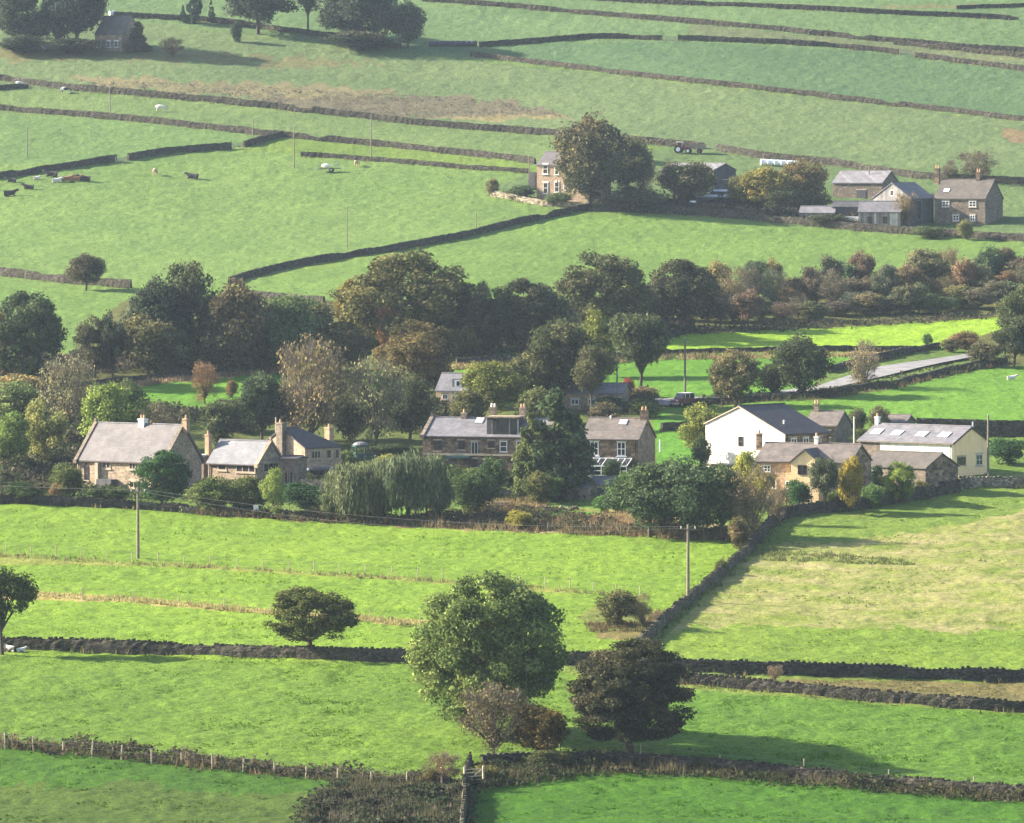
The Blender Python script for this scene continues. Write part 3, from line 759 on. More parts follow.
def proto(kind, seed):
    """crown and trunk of a tree of height 1 and spread 1 (both about the z axis)"""
    rng = np.random.default_rng(seed)
    P = dict(broad=dict(n=58, c=.54, rz=.42, rxy=.40, lr=(.08, .155), nl=290, ls=.0135, bot=.07),
             dome=dict(n=100, c=.50, rz=.46, rxy=.44, lr=(.06, .12), nl=270, ls=.012, bot=.12),
             umbel=dict(n=95, c=.60, rz=.40, rxy=.44, lr=(.055, .11), nl=290, ls=.011, bot=.24),
             big=dict(n=170, c=.50, rz=.49, rxy=.44, lr=(.05, .105), nl=430, ls=.0085, bot=.03),
             dark=dict(n=190, c=.50, rz=.49, rxy=.45, lr=(.05, .10), nl=430, ls=.008, bot=.16, flat=.65),
             tall=dict(n=50, c=.52, rz=.46, rxy=.38, lr=(.08, .15), nl=270, ls=.014, bot=.03),
             legs=dict(n=34, c=.68, rz=.30, rxy=.40, lr=(.09, .16), nl=290, ls=.0145, bot=.34),
             bush=dict(n=34, c=.46, rz=.46, rxy=.42, lr=(.10, .19), nl=280, ls=.018, bot=.02),
             pointy=dict(n=60, c=.5, rz=.5, rxy=.4, lr=(.06, .13), nl=170, ls=.020, bot=.04),
             conifer=dict(n=70, c=.5, rz=.5, rxy=.45, lr=(.05, .1), nl=90, ls=.020, bot=.04),
             bare=dict(n=52, c=.50, rz=.48, rxy=.42, lr=(.08, .16), nl=60, ls=.012, bot=.04),
             willow=dict(n=40, c=.60, rz=.36, rxy=.42, lr=(.06, .14), nl=40, ls=.016, bot=.1))[kind]
    n = P['n']
    d = rng.normal(0, 1, (n, 3)); d /= np.linalg.norm(d, axis=1, keepdims=True)
    rad = rng.uniform(0.12, 1.0, (n, 1)) ** 0.45
    if kind in ('big', 'dark', 'dome', 'umbel'): rad[: int(n * .5)] = rng.uniform(.9, 1.0, (int(n * .5), 1))
    even = .45 if kind in ('big', 'dark', 'dome', 'umbel') else 1.0
    lob = d * rad * np.array([P['rxy'], P['rxy'], P['rz']])
    lr = rng.uniform(*P['lr'], n)
    lob *= (1 - 0.55 * lr / .42)[:, None]
    # an uneven outline: the crown swells and sinks with direction
    az = np.arctan2(lob[:, 1], lob[:, 0]); ph = rng.uniform(0, 6.28, 3)
    lob[:, :2] *= (1 + even * (0.16 * np.sin(2 * az + ph[0]) + 0.10 * np.sin(3 * az + ph[1])) + rng.uniform(-.12, .06, n))[:, None]
    lob[:, 2] = P['c'] + lob[:, 2] * (1 + even * 0.12 * np.sin(az + ph[2]))
    if kind in ('pointy', 'conifer'):
        t = (np.arange(n) + 0.5) / n
        a_ = rng.uniform(0, 6.28, n); rr = (1 - t) ** (0.8 if kind == 'conifer' else .6) * P['rxy'] * rng.uniform(.35, .9, n)
        lob = np.stack([rr * np.cos(a_), rr * np.sin(a_), .06 + .9 * t], 1)
        lr = np.clip(P['lr'][1] * (1.1 - t * .75), .025, 1) * rng.uniform(.7, 1.1, n)
    lob[:, 2] = np.clip(lob[:, 2], P['bot'] + lr * .55, 1 - lr * .8)
    V, C, T = [], [], []
    hue = rng.normal(0, 1, n)
    for i in range(n):
        k = int(P['nl'] * (lr[i] / np.mean(P['lr'])) ** 2 * rng.uniform(.75, 1.2))
        u = rng.normal(0, 1, (k, 3)); u /= np.linalg.norm(u, axis=1, keepdims=True)
        r = lr[i] * (0.35 + 0.65 * rng.uniform(0, 1, (k, 1)) ** 0.45) * rng.uniform(.85, 1.18, (k, 1))
        sh = np.array([1.08, 1.08, P.get('flat', .85)])
        pos = lob[i] + u * r * sh
        if kind == 'willow':
            pos = lob[i] + u * r
            st = []
            for q in pos:
                L = rng.uniform(.08, max(.12, q[2] * rng.uniform(.35, .74))); m = int(3 + L * 26)
                w = np.linspace(0, 1, m)[:, None]
                o = np.array([q[0], q[1], 0]); o = o / (np.linalg.norm(o) + 1e-6)
                st.append(q + o * .06 * np.sqrt(w) - np.array([0, 0, L]) * w + rng.normal(0, .006, (m, 3)))
            pos = np.vstack(st); pos = pos[pos[:, 2] > .05]
            u = rng.normal(0, 1, (len(pos), 3)); k = len(pos)
        if kind != 'willow':
            pr_ = rng.uniform(0, 1, k) < .07
            pos[pr_] = lob[i] + (pos[pr_] - lob[i]) * rng.uniform(1.1, 1.45, (int(pr_.sum()), 1))
        hole = .55 * vnoise((pos[:, 0] + .4 * pos[:, 1]) * 11 + 9 + seed, pos[:, 2] * 12, seed) + .45 * vnoise((pos[:, 1] - .4 * pos[:, 0]) * 13 + 9, pos[:, 2] * 14 + 5, seed + 1)
        keep = (pos[:, 2] > P['bot'] * .8) & (hole > (0 if kind in ('willow', 'bare') else .33))
        pos, u = pos[keep], u[keep]; k = len(pos)
        V.append(leaf_quads(pos, u * 1.0 + np.array([0, 0, .25]), P['ls'], rng, 1.7 if kind == 'willow' else 1.12, .75 if kind == 'willow' else 0))
        b = (1 + .18 * hue[i]) * rng.uniform(.55, 1.5, (k, 1))  # random leaf tones, spread wide so the bright ones paint in lit specks
        yel = (rng.uniform(0, 1, (k, 1)) < .06) * rng.uniform(.2, .7, (k, 1))
        c = b * np.array([[1 + .05 * hue[i], 1, 1]]) * (1 + yel * np.array([[1.0, .7, .1]]))
        C.append(np.repeat(c, 4, 0))
    V = np.vstack(V); C = np.vstack(C)
    # fit the crown to a spread and height of exactly 1
    rx = np.percentile(np.abs(V[:, 0]), 99.7), np.percentile(np.abs(V[:, 1]), 99.7)
    kx = .5 / np.max(rx); kz = 1 / np.percentile(V[:, 2], 99.8)
    V = V * np.array([kx, kx, kz]); lob = lob * np.array([kx, kx, kz]); lr = lr * kx
    F = np.arange(len(V)).reshape(-1, 4)
    crown = np_mesh('crown', V, F, M['leaf'], C)
    # trunk and limbs
    mb = MB(); pr = random.Random(seed)
    fork = {'bush': .10, 'bare': .16, 'legs': .34, 'umbel': .26, 'big': .20, 'dark': .22, 'willow': .25}.get(kind, .24)
    tr = {'bush': .020, 'bare': .022, 'conifer': .018, 'pointy': .02, 'dark': .030, 'big': .030}.get(kind, .026)
    bend = Vector((pr.uniform(-.03, .03), pr.uniform(-.03, .03), fork))
    mb.tube((0, 0, -.06), (0, 0, .02), tr * 1.7, tr * 1.15, 8); mb.tube((0, 0, .02), bend, tr * 1.15, tr * .85, 8)
    if kind in ('conifer', 'pointy'): mb.tube(bend, (0, 0, .94), tr * .85, .004, 6)
    order = sorted(range(n), key=lambda i: pr.random())[:(26 if kind in ('bare', 'big', 'dark', 'legs') else 16)]
    for i in order:
        e = Vector(lob[i].tolist()); st = bend * pr.uniform(.75, 1.0)
        if kind in ('conifer', 'pointy'): st = Vector((0, 0, max(.05, e.z - .04)))
        mid = st.lerp(e, .5) + Vector((pr.uniform(-.03, .03), pr.uniform(-.03, .03), pr.uniform(-.01, .05)))
        mb.tube(st, mid, tr * .5, tr * .28, 5); mb.tube(mid, e, tr * .28, tr * .07, 5)
        if kind in ('bare', 'legs', 'dark'):
            for _ in range(4):
                q = mid.lerp(e, pr.uniform(0, 1)); w = q + Vector((pr.uniform(-.1, .1), pr.uniform(-.1, .1), pr.uniform(0, .12)))
                mb.tube(q, w, tr * .12, tr * .03, 3)
    me = bpy.data.meshes.new('trunk'); me.from_pydata([tuple(v) for v in mb.v], [], mb.f); me.materials.append(M['bark'])
    twig = None
    if kind == 'bare':
        k = 2600
        i = rng.integers(0, n, k); u = rng.normal(0, 1, (k, 3)); u /= np.linalg.norm(u, axis=1, keepdims=True)
        p0 = lob[i] + u * (lr[i] * rng.uniform(0, .7, k))[:, None]
        dirv = (lob[i] - np.array([0, 0, .2])); dirv /= np.linalg.norm(dirv, axis=1, keepdims=True)
        dirv = dirv + u * .6 + np.array([0, 0, .35]); dirv /= np.linalg.norm(dirv, axis=1, keepdims=True)
        p1 = p0 + dirv * rng.uniform(.04, .13, (k, 1))
        sd = np.cross(dirv, rng.normal(0, 1, (k, 3))); sd /= np.linalg.norm(sd, axis=1, keepdims=True); sd *= .0028
        tv = np.stack([p0 - sd, p0 + sd, p1], 1).reshape(-1, 3)
        tc = np.repeat(rng.uniform(.7, 1.25, (k, 1)) * np.ones((1, 3)), 3, 0)
        twig = np_mesh('twigs', tv, np.arange(len(tv)).reshape(-1, 3), M['twig'], tc)
    return crown, me, twig

LEAF_GAIN = (1.88, 1.95, 1.4)
PROT = {}
def get(kind, var):
    key = (kind, var)
    if key not in PROT: PROT[key] = proto(kind, sum(map(ord, kind)) * 7 + var * 131)
    return PROT[key]

NVAR = dict(umbel=1, broad=4, dome=2, big=1, dark=2, tall=3, legs=2, bush=4, pointy=2, conifer=2, bare=3, willow=2)
trng = random.Random(77)
_cnt = {}
def tree(cx, base, w, h, kind, col, label, cat='tree', group=None, name=None):
    p = g1(cx, base); s = scl(p)
    v = _cnt.get(kind, 0); _cnt[kind] = v + 1
    crown, trunk, twig = get(kind, v % NVAR[kind])
    nm = name or {'bush': 'shrub', 'conifer': 'conifer_tree', 'willow': 'willow_tree', 'bare': 'bare_tree'}.get(kind, 'leafy_tree')
    root = empty(nm, p - Vector((0, 0, .1)), trng.uniform(0, 6.28))
    sw = w / s * 1.03; sh = h / s * 1.02
    root.scale = (sw, sw, sh)
    t = link('trunk', trunk, root)
    c = link('crown', crown, root)
    c.color = (col[0] * LEAF_GAIN[0], col[1] * LEAF_GAIN[1], col[2] * LEAF_GAIN[2], 1)
    if twig is not None:
        k = link('twigs', twig, root); k.color = (.15 + .2 * col[0], .125 + .2 * col[1], .105 + .2 * col[2], 1)
    return tag(root, label, cat if kind != 'bush' else ('shrub' if cat == 'tree' else cat), group)

DG = (.030, .050, .022); MG = (.050, .082, .026); OL = (.072, .082, .032); BR = (.088, .066, .040)
RU = (.135, .070, .034); GY = (.105, .092, .062); PG = (.130, .160, .050); YE = (.28, .22, .045); GB2 = (.070, .085, .055); PU = (.048, .042, .032); OR = (.42, .20, .04)

TREES = [
 # foreground
 (489, 734, 150, 157, 'big', (.085, .108, .048), 'biggest tree, round and green, standing over the crossing of the nearest walls'),
 (631, 757, 124, 116, 'dark', (.034, .034, .026), 'dark purplish dome-crowned tree by the nearest wall, right of the big green tree'),
 (494, 758, 74, 76, 'bare', (.085, .070, .05), 'grey-brown leafless thicket at the foot of the big green tree'),
 (540, 759, 66, 54, 'bush', (.075, .055, .026), 'rusty brown thorn bush between the big green tree and the dark purplish tree'),
 (310, 657, 98, 69, 'umbel', (.050, .056, .026), 'lone round tree on the left behind the dark wall'),
 (2, 655, 72, 88, 'legs', (.038, .052, .022), 'half-seen tree at the left edge beside the dark wall'),
 (617, 626, 58, 36, 'bush', (.06, .06, .035), 'lone thorn bush in the bright meadow left of the lit diagonal wall'),
 (642, 628, 22, 36, 'bare', (.12, .09, .06), 'small leafless thorn beside the lone meadow bush'),
 (775, 682, 18, 18, 'bare', (.14, .10, .085), 'small pinkish leafless shrub between the two right-hand walls'),
 (444, 788, 40, 38, 'bare', (.11, .08, .06), 'brown leafless bush at the right end of the nearest rail fence'),
 (428, 788, 26, 20, 'bush', (.07, .06, .035), 'low brown bramble beside the nearest rail fence'),
 (486, 782, 32, 18, 'bush', (.06, .06, .03), 'low bramble right of the old wooden gate'),
 (548, 767, 44, 18, 'bush', (.05, .055, .03), 'low dark bramble along the wall below the rusty thorn bush'),
 (700, 768, 26, 14, 'bush', (.04, .05, .025), 'low bramble beyond the dark purplish tree on its right'),
 # gardens along the village front
 (162, 505, 60, 54, 'dome', (.026, .052, .026), 'dense dark green tree standing in front of the largest stone house'),
 (212, 513, 50, 36, 'bush', (.055, .07, .03), 'olive hedge bush right of the dark tree by the largest stone house'),
 (246, 514, 44, 38, 'bush', (.045, .058, .028), 'dark hedge bush below the pale-roofed wing'),
 (234, 508, 18, 26, 'bush', (.05, .07, .03), 'small upright bush between the two hedge bushes'),
 (246, 492, 18, 15, 'bush', (.42, .10, .04), 'bright orange-red shrub against the pale-roofed wing'),
 (274, 518, 26, 50, 'tall', (.12, .145, .055), 'slim pale green tree in front of the hip-roofed stone house'),
 (308, 508, 58, 26, 'bush', (.022, .045, .025), 'clipped dark green hedge in front of the hip-roofed stone house'),
 (352, 522, 70, 58, 'willow', (.078, .086, .062), 'pale weeping willow, left one of the pair on the meadow edge'),
 (408, 522, 84, 68, 'willow', (.06, .072, .055), 'larger weeping willow, right one of the pair on the meadow edge'),
 (385, 521, 60, 62,  'willow', (.064, .076, .056), 'weeping willow at the back between the two front ones'),
 (332, 521, 34, 34, 'broad', (.07, .082, .055), 'grey-green tree at the left end of the weeping willows'),
 (378, 519, 40, 40, 'broad', (.062, .072, .05), 'grey-green tree filling the gap between the weeping willows'),
 (440, 520, 34, 44, 'broad', (.058, .07, .05), 'grey-green tree at the right end of the weeping willows'),
 (472, 512, 52, 40, 'bush', (.030, .048, .024), 'dark green bush left of the picnic table'),
 (446, 500, 44, 34, 'bush', (.055, .075, .032), 'mid green bush below the stone terrace'),
 (494, 497, 36, 40, 'bush', (.035, .055, .03), 'dark bush under the right end of the stone terrace'),
 (418, 476, 30, 22, 'bush', (.08, .09, .035), 'light green bush at the left end of the stone terrace'),
 (554, 497, 88, 106, 'pointy', (.032, .046, .030), 'tall dark conifer-like tree between the stone terrace and the stone cottage'),
 (532, 499, 48, 84, 'pointy', (.050, .060, .032), 'paler half of the tall evergreen pair beside the stone terrace'),
 (568, 494, 38, 72, 'broad', (.036, .048, .032), 'dark green tree leaning on the tall conifer-like one from the right'),
 (540, 505, 32, 34, 'bush', (.055, .06, .03), 'brownish bush left of the wooden sheds'),
 (550, 503, 34, 28, 'bush', (.04, .065, .026), 'rounded green bush left of the wooden sheds'),
 (603, 513, 26, 18, 'bush', (.045, .085, .032), 'bright green bush in front of the sheds, by the lawn'),
 (622, 512, 32, 40, 'bush', (.055, .085, .03), 'green bush right of the sheds'),
 (612, 481, 20, 22, 'bush', (.03, .045, .026), 'dark shrub against the white conservatory'),
 (519, 530, 32, 20, 'bush', (.14, .125, .04), 'yellow bush in the rough strip at the meadow edge'),
 (650, 538, 84, 74, 'broad', (.040, .056, .036), 'left tree of the big dark clump right of the stone cottage'),
 (686, 540, 84, 82, 'broad', (.032, .048, .033), 'middle tree of the big dark clump, the darkest one'),
 (722, 540, 60, 74, 'broad', (.042, .055, .034), 'right tree of the big dark clump below the white barn'),
 (662, 533, 50, 44, 'bush', (.05, .06, .035), 'low bush at the foot of the big dark clump'),
 (752, 542, 48, 76, 'bare', (.13, .095, .065), 'brown half-bare tree right of the big dark clump'),
 (777, 526, 28, 42, 'bare', (.12, .095, .075), 'grey half-bare tree in front of the pinkish cottage'),
 (740, 549, 28, 32, 'bush', (.075, .06, .04), 'rusty bush at the top end of the lit diagonal wall'),
 (745, 507, 34, 56, 'tall', (.15, .15, .045), 'yellow tree in front of the white barn gable'),
 (762, 510, 24, 44, 'tall', (.15, .14, .04), 'yellow-olive tree touching the pinkish cottage'),
 (722, 575, 14, 16, 'bush', (.05, .06, .03), 'small dark bush on the near side of the lit diagonal wall'),
 (797, 512, 32, 32, 'bush', (.030, .060, .030), 'dark green evergreen bush under the cream cross gable'),
 (824, 514, 32, 56, 'legs', (.050, .058, .045), 'grey-green tree on a thin trunk in front of the pinkish cottage'),
 (850, 512, 26, 56, 'tall', (.15, .12, .035), 'autumn tree with an orange top beside the pinkish cottage'),
 (344, 470, 30, 20, 'bush', (.06, .08, .035), 'green bush at the right foot of the hip-roofed stone house'),
 (384, 455, 70, 12, 'bush', (.035, .045, .028), 'dark hedge curving behind the teal garden shelter'),
 (392, 474, 40, 20, 'bush', (.12, .13, .055), 'pale leafy bush between the teal shelter and the stone terrace'),
 (436, 484, 30, 20, 'bush', (.05, .065, .03), 'dark bush under the left windows of the stone terrace'),
 (480, 486, 40, 20, 'bush', (.055, .075, .035), 'green bush against the ground floor of the stone terrace'),
 (672, 486, 36, 26, 'bush', (.045, .06, .034), 'bush between the stone cottage and the big dark clump'),
 (300, 500, 24, 12, 'bush', (.07, .085, .04), 'little bush above the clipped dark hedge'),
 (206, 498, 22, 20, 'bush', (.05, .06, .03), 'dark bush at the join of the two left stone houses'),
 (846, 476, 14, 20, 'bush', (.48, .22, .03), 'vivid orange crown showing above the autumn tree'),
 (836, 510, 28, 20, 'bush', (.055, .075, .035), 'low green bush at the foot of the autumn tree'),
 (873, 508, 26, 24, 'bush', (.06, .10, .045), 'rounded light green bush in the garden of the stone barn'),
 (876, 495, 22, 30, 'tall', (.028, .045, .028), 'dark small tree against the white end of the stone barn'),
 (898, 504, 36, 42, 'dome', (.11, .14, .045), 'round yellow-green tree in front of the stone barn'),
 (921, 498, 16, 18, 'bush', (.09, .09, .05), 'small pale bush at the corner of the stone barn'),
 (700, 460, 44, 56, 'broad', (.115, .125, .045), 'yellow-green tree left of the white barn gable'),
 (702, 470, 26, 34, 'bush', (.03, .04, .025), 'dark bush in the shade left of the white barn'),
 (855, 438, 28, 30, 'bush', (.055, .055, .045), 'dark rounded bush behind the long white building, left one'),
 (880, 436, 26, 30, 'bush', (.06, .062, .045), 'dark rounded bush behind the long white building, right one'),
 (862, 448, 28, 20, 'bush', (.05, .06, .03), 'low bush between the white barn and the long white building'),
 # left gardens behind the largest stone house
 (22, 386, 92, 92, 'dome', (.032, .044, .030), 'large dark tree at the left edge above the village'),
 (0, 385, 40, 70, 'bush', (.085, .05, .035), 'rusty tinted bush at the very left edge in front of the dark tree'),
 (68, 432, 62, 78, 'bare', (.125, .115, .085), 'tall pale brown half-bare tree left of the small bright meadow'),
 (18, 428, 70, 46, 'bush', (.085, .105, .055), 'grey-green rounded bush at the left edge above the gardens'),
 (20, 400, 54, 26, 'bush', (.12, .10, .06), 'tan bush at the left edge under the large dark tree'),
 (44, 468, 50, 68, 'tall', (.125, .125, .06), 'tall yellowish tree left of the largest stone house'),
 (8, 474, 46, 62, 'tall', (.075, .105, .04), 'green tree at the left edge by the garden wall'),
 (112, 462, 64, 78, 'broad', (.10, .13, .045), 'light green tree behind the left gable of the largest stone house'),
 (130, 448, 46, 68, 'broad', (.045, .062, .032), 'dark green tree just behind the roof of the largest stone house'),
 (66, 498, 40, 34, 'bush', (.06, .07, .035), 'low dark bush left of the largest stone house'),
 (58, 499, 18, 16, 'bush', (.13, .08, .06), 'small pinkish bush by the corner of the largest stone house'),
 (25, 503, 46, 22, 'bush', (.03, .045, .024), 'low dark hedge at the left edge behind the garden wall'),
 (112, 502, 40, 16, 'bush', (.035, .05, .026), 'low shrub under the windows of the largest stone house'),
 (160, 452, 50, 50, 'bare', (.09, .075, .055), 'brown bare tree behind the ridge of the largest stone house'),
 # between the houses and the wood
 (205, 404, 34, 42, 'bare', (.135, .075, .045), 'small reddish bare tree in the small bright meadow'),
 (232, 398, 14, 18, 'bush', (.10, .07, .045), 'tiny brown bush in the small bright meadow'),
 (222, 448, 52, 48, 'bush', (.040, .050, .032), 'dark bush behind the pale-roofed wing'),
 (262, 444, 58, 70, 'broad', (.036, .050, .036), 'dark green tree behind the hip-roofed stone house, left one'),
 (240, 432, 60, 30, 'bush', (.07, .07, .04), 'brownish scrub along the foot of the small bright meadow'),
 (312, 448, 78, 112, 'bare', (.105, .085, .058), 'tall grey-brown bare tree behind the hip-roofed stone house'),
 (292, 440, 46, 80, 'bare', (.11, .088, .065), 'thin grey bare tree beside the tall grey-brown one'),
 (378, 450, 76, 92, 'bare', (.105, .110, .070), 'greyish green half-bare tree left of the stone terrace'),
 (410, 440, 56, 66, 'broad', (.055, .062, .038), 'dark olive tree left of the house with the white dormer'),
 (350, 440, 46, 50, 'bush', (.05, .055, .036), 'dark bush at the foot of the tall bare trees'),
 (414, 396, 82, 74, 'dome', (.078, .062, .038), 'rust-topped rounded tree below the large olive oak'),
 (340, 372, 74, 50, 'dome', (.066, .062, .034), 'broad olive-brown tree left of the rust-topped tree'),
 (402, 352, 130, 98, 'dome', (.066, .064, .036), 'large olive oak with a golden left edge, biggest in the wood'),
 (352, 338, 34, 58, 'dome', (.13, .095, .035), 'golden lit tree on the left flank of the large olive oak'),
 (386, 356, 26, 56, 'bare', (.19, .10, .06), 'orange-brown bare tree in front of the large olive oak'),
 (445, 352, 46, 52, 'broad', (.045, .055, .036), 'dark tree on the right flank of the large olive oak'),
 (380, 395, 36, 24, 'bush', (.06, .10, .035), 'light green bush under the rust-topped tree'),
 (484, 354, 54, 70, 'dome', (.042, .042, .032), 'dark tree right of the large olive oak, left of its pair'),
 (524, 352, 66, 72, 'dome', (.040, .042, .032), 'dark rounded tree right of the large olive oak, right of its pair'),
 (462, 357, 38, 30, 'bush', (.08, .06, .036), 'brown bush under the dark pair of trees'),
 (604, 337, 102, 82, 'dome', (.050, .052, .036), 'wide umbrella-shaped tree in the middle of the wood'),
 (560, 350, 48, 58, 'bush', (.055, .058, .042), 'grey-green bush left of the umbrella-shaped tree'),
 (684, 327, 78, 66, 'dome', (.044, .044, .035), 'dark rounded tree right of the umbrella-shaped tree'),
 (640, 332, 54, 44, 'bush', (.05, .05, .038), 'dark bush between the umbrella tree and its right neighbour'),
 (598, 378, 48, 68, 'broad', (.075, .085, .03), 'yellowish olive tree behind the tree on bare legs'),
 (562, 408, 84, 86, 'broad', (.042, .046, .030), 'dark tree above the tall evergreen, in front of the umbrella tree'),
 (532, 410, 60, 58, 'broad', (.060, .060, .036), 'olive tree left of the dark tree above the evergreen'),
 (592, 416, 50, 70, 'legs', (.05, .05, .034), 'dark tree with a pale trunk above the low bungalow'),
 (640, 396, 62, 82, 'legs', (.040, .050, .032), 'tree on tall bare legs right of the low bungalow'),
 (492, 422, 66, 60, 'broad', (.080, .088, .032), 'yellowish tree right of the house with the white dormer'),
 (470, 430, 44, 40, 'bush', (.06, .06, .036), 'olive bush below the house with the white dormer'),
 (540, 432, 60, 44, 'bush', (.058, .064, .036), 'olive bush behind the stone terrace chimneys'),
 (606, 432, 40, 30, 'bush', (.07, .06, .046), 'brown bush behind the ridge of the stone cottage'),
 (608, 412, 30, 16, 'bush', (.026, .045, .026), 'clipped dark hedge in front of the low bungalow'),
 (628, 398, 16, 20, 'bush', (.15, .045, .04), 'red bush at the right end of the low bungalow'),
 (640, 408, 22, 10, 'bush', (.30, .07, .08), 'low pinkish red bush right of the low bungalow'),
 (646, 418, 40, 20, 'bush', (.05, .065, .033), 'low green bush left of the parked car'),
 (645, 404, 30, 18, 'bush', (.085, .07, .055), 'brown scrub beside the parked car'),
 # right of the wood
 (736, 408, 54, 58, 'broad', (.075, .068, .045), 'brown-green tree beside the pale pole, left of the very dark tree'),
 (722, 406, 26, 50, 'broad', (.065, .06, .042), 'narrow brown tree leaning against the brown-green tree'),
 (800, 397, 62, 62, 'broad', (.032, .040, .028), 'very dark tree at the foot of the grey lane'),
 (772, 396, 32, 32, 'bush', (.036, .042, .03), 'dark bush on the left skirt of the very dark tree'),
 (865, 388, 46, 48, 'bare', (.13, .11, .085), 'thin grey leafless tree on the edge of the grey lane'),
 (927, 347, 12, 14, 'bush', (.05, .09, .04), 'small green bush at the top of the lane wall'),
 (965, 349, 36, 18, 'bush', (.105, .07, .05), 'rusty bramble along the lane wall at the right'),
 (950, 352, 22, 14, 'bush', (.07, .065, .045), 'dull bramble beside the rusty one on the lane wall'),
 (1014, 366, 50, 50, 'broad', (.040, .048, .034), 'dark tree at the right edge beside the grey lane'),
 (1020, 352, 40, 66, 'broad', (.050, .060, .036), 'tall tree cut by the right edge of the picture above the lane'),
 (985, 366, 36, 24, 'bush', (.065, .06, .045), 'low scrub at the top end of the grey lane'),
 (1008, 464, 50, 26, 'bush', (.03, .06, .03), 'clipped green hedge at the right edge beyond the cream gable'),
 (925, 452, 30, 22, 'bush', (.07, .075, .045), 'pale weedy bush behind the long white building'),
 # wood on the left
 (158, 372, 66, 92, 'broad', (.026, .034, .030), 'very dark tree at the left of the wood, beside the tall olive one'),
 (190, 370, 66, 106, 'tall', (.046, .050, .036), 'tallest tree on the left of the wood, olive topped'),
 (238, 374, 72, 92, 'broad', (.062, .050, .040), 'brown-topped tree right of the tallest one in the left wood'),
 (292, 372, 76, 76, 'broad', (.060, .082, .046), 'greener tree in the wood with a pale lit top'),
 (316, 340, 40, 40, 'bush', (.07, .07, .045), 'olive bush at the right end of the left wood'),
 (95, 377, 46, 60, 'broad', (.045, .045, .036), 'dull brown tree at the left of the wood'),
 (112, 378, 30, 66, 'tall', (.030, .038, .032), 'narrow dark tree in the left wood'),
 (148, 376, 70, 60, 'bush', (.075, .070, .044), 'rounded olive bush in front of the left wood'),
 (172, 376, 56, 46, 'bush', (.050, .055, .038), 'dark rounded bush in front of the tallest tree'),
 (222, 374, 60, 46, 'bush', (.052, .050, .038), 'brownish dark bush at the front of the wood, middle'),
 (262, 371, 60, 46, 'bush', (.040, .052, .038), 'dark green bush at the front of the wood, right'),
 (86, 290, 40, 36, 'broad', (.046, .042, .036), 'round dark bush growing on the wall above the wood'),
 # far farm
 (590, 209, 88, 92, 'broad', (.052, .048, .036), 'great tree in front of the far left farmhouse'),
 (590, 160, 34, 40, 'dome', (.14, .060, .045), 'reddish tree top behind the great farm tree'),
 (628, 200, 52, 62, 'broad', (.062, .066, .046), 'olive tree right of the great farm tree'),
 (642, 198, 36, 42, 'bare', (.15, .11, .08), 'pale brown bare tree beside the farm wall'),
 (690, 203, 56, 40, 'bush', (.060, .060, .042), 'scrubby trees in front of the dark farm barn'),
 (674, 198, 44, 36, 'broad', (.055, .055, .042), 'olive tree hiding the left half of the dark farm barn'),
 (704, 196, 30, 30, 'bush', (.10, .08, .05), 'brown bush at the left corner of the dark farm barn'),
 (640, 212, 60, 26, 'bush', (.04, .042, .034), 'dark bush at the foot of the great farm tree'),
 (765, 211, 50, 44, 'broad', (.125, .11, .048), 'yellow-topped tree in the middle of the far farm'),
 (802, 210, 60, 50, 'broad', (.085, .068, .042), 'brown-topped tree right of the yellow one at the far farm'),
 (742, 208, 34, 32, 'broad', (.075, .075, .045), 'olive tree between the dark farm barn and the yellow-topped tree'),
 (816, 212, 34, 20, 'bush', (.055, .058, .042), 'dull bush left of the low pale shed'),
 (786, 214, 40, 26, 'bush', (.05, .055, .038), 'dull bush under the two farm trees'),
 (492, 196, 18, 18, 'bush', (.09, .085, .055), 'pale bush at the end of the pale farm garden wall'),
 (520, 199, 36, 14, 'bush', (.04, .055, .038), 'hedge in front of the far left farmhouse'),
 (560, 206, 30, 14, 'bush', (.06, .08, .046), 'garden bushes under the far left farmhouse windows'),
 (975, 182, 52, 32, 'bare', (.075, .065, .055), 'spreading bare tree behind the right-hand farmhouse'),
 (950, 182, 26, 22, 'bare', (.075, .065, .055), 'smaller bare tree behind the right-hand farmhouse chimney'),
 (906, 226, 24, 34, 'bare', (.15, .11, .075), 'brown creeper-like bush against the grey board barn'),
 (965, 240, 18, 20, 'bush', (.10, .10, .055), 'pale bush below the right-hand farmhouse'),
 (930, 238, 40, 12, 'bush', (.055, .07, .042), 'low scrub below the grey board barn'),
 (830, 226, 50, 12, 'bush', (.045, .05, .038), 'low dark hedge below the open shed'),
 # top left farm
 (22, 53, 56, 18, 'bush', (.036, .044, .038), 'low dark scrub under the trees in the top left corner'),
 (76, 54, 60, 16, 'bush', (.036, .04, .036), 'low dark scrub at the foot of the very dark tall tree'),
 (14, 46, 60, 62, 'broad', (.034, .042, .038), 'dark tree in the top left corner'),
 (34, 48, 40, 36, 'bush', (.034, .045, .038), 'dark bush in the top left corner below the trees'),
 (76, 50, 72, 78, 'broad', (.026, .032, .034), 'very dark tall tree left of the hilltop farmhouse'),
 (58, 50, 40, 66, 'broad', (.028, .036, .034), 'dark tree between the corner tree and the very dark tall tree'),
 (138, 52, 26, 30, 'pointy', (.046, .042, .036), 'dull rounded tree right of the hilltop farmhouse'),
 (172, 57, 26, 20, 'bare', (.11, .075, .055), 'brown bare shrub right of the hilltop farmhouse'),
 (195, 24, 20, 40, 'conifer', (.020, .032, .030), 'largest of three little conifers on the top hillside'),
 (211, 23, 10, 24, 'conifer', (.020, .032, .030), 'small conifer right of the largest of the three'),
 (183, 23, 9, 18, 'conifer', (.022, .034, .032), 'smallest conifer left of the largest of the three'),
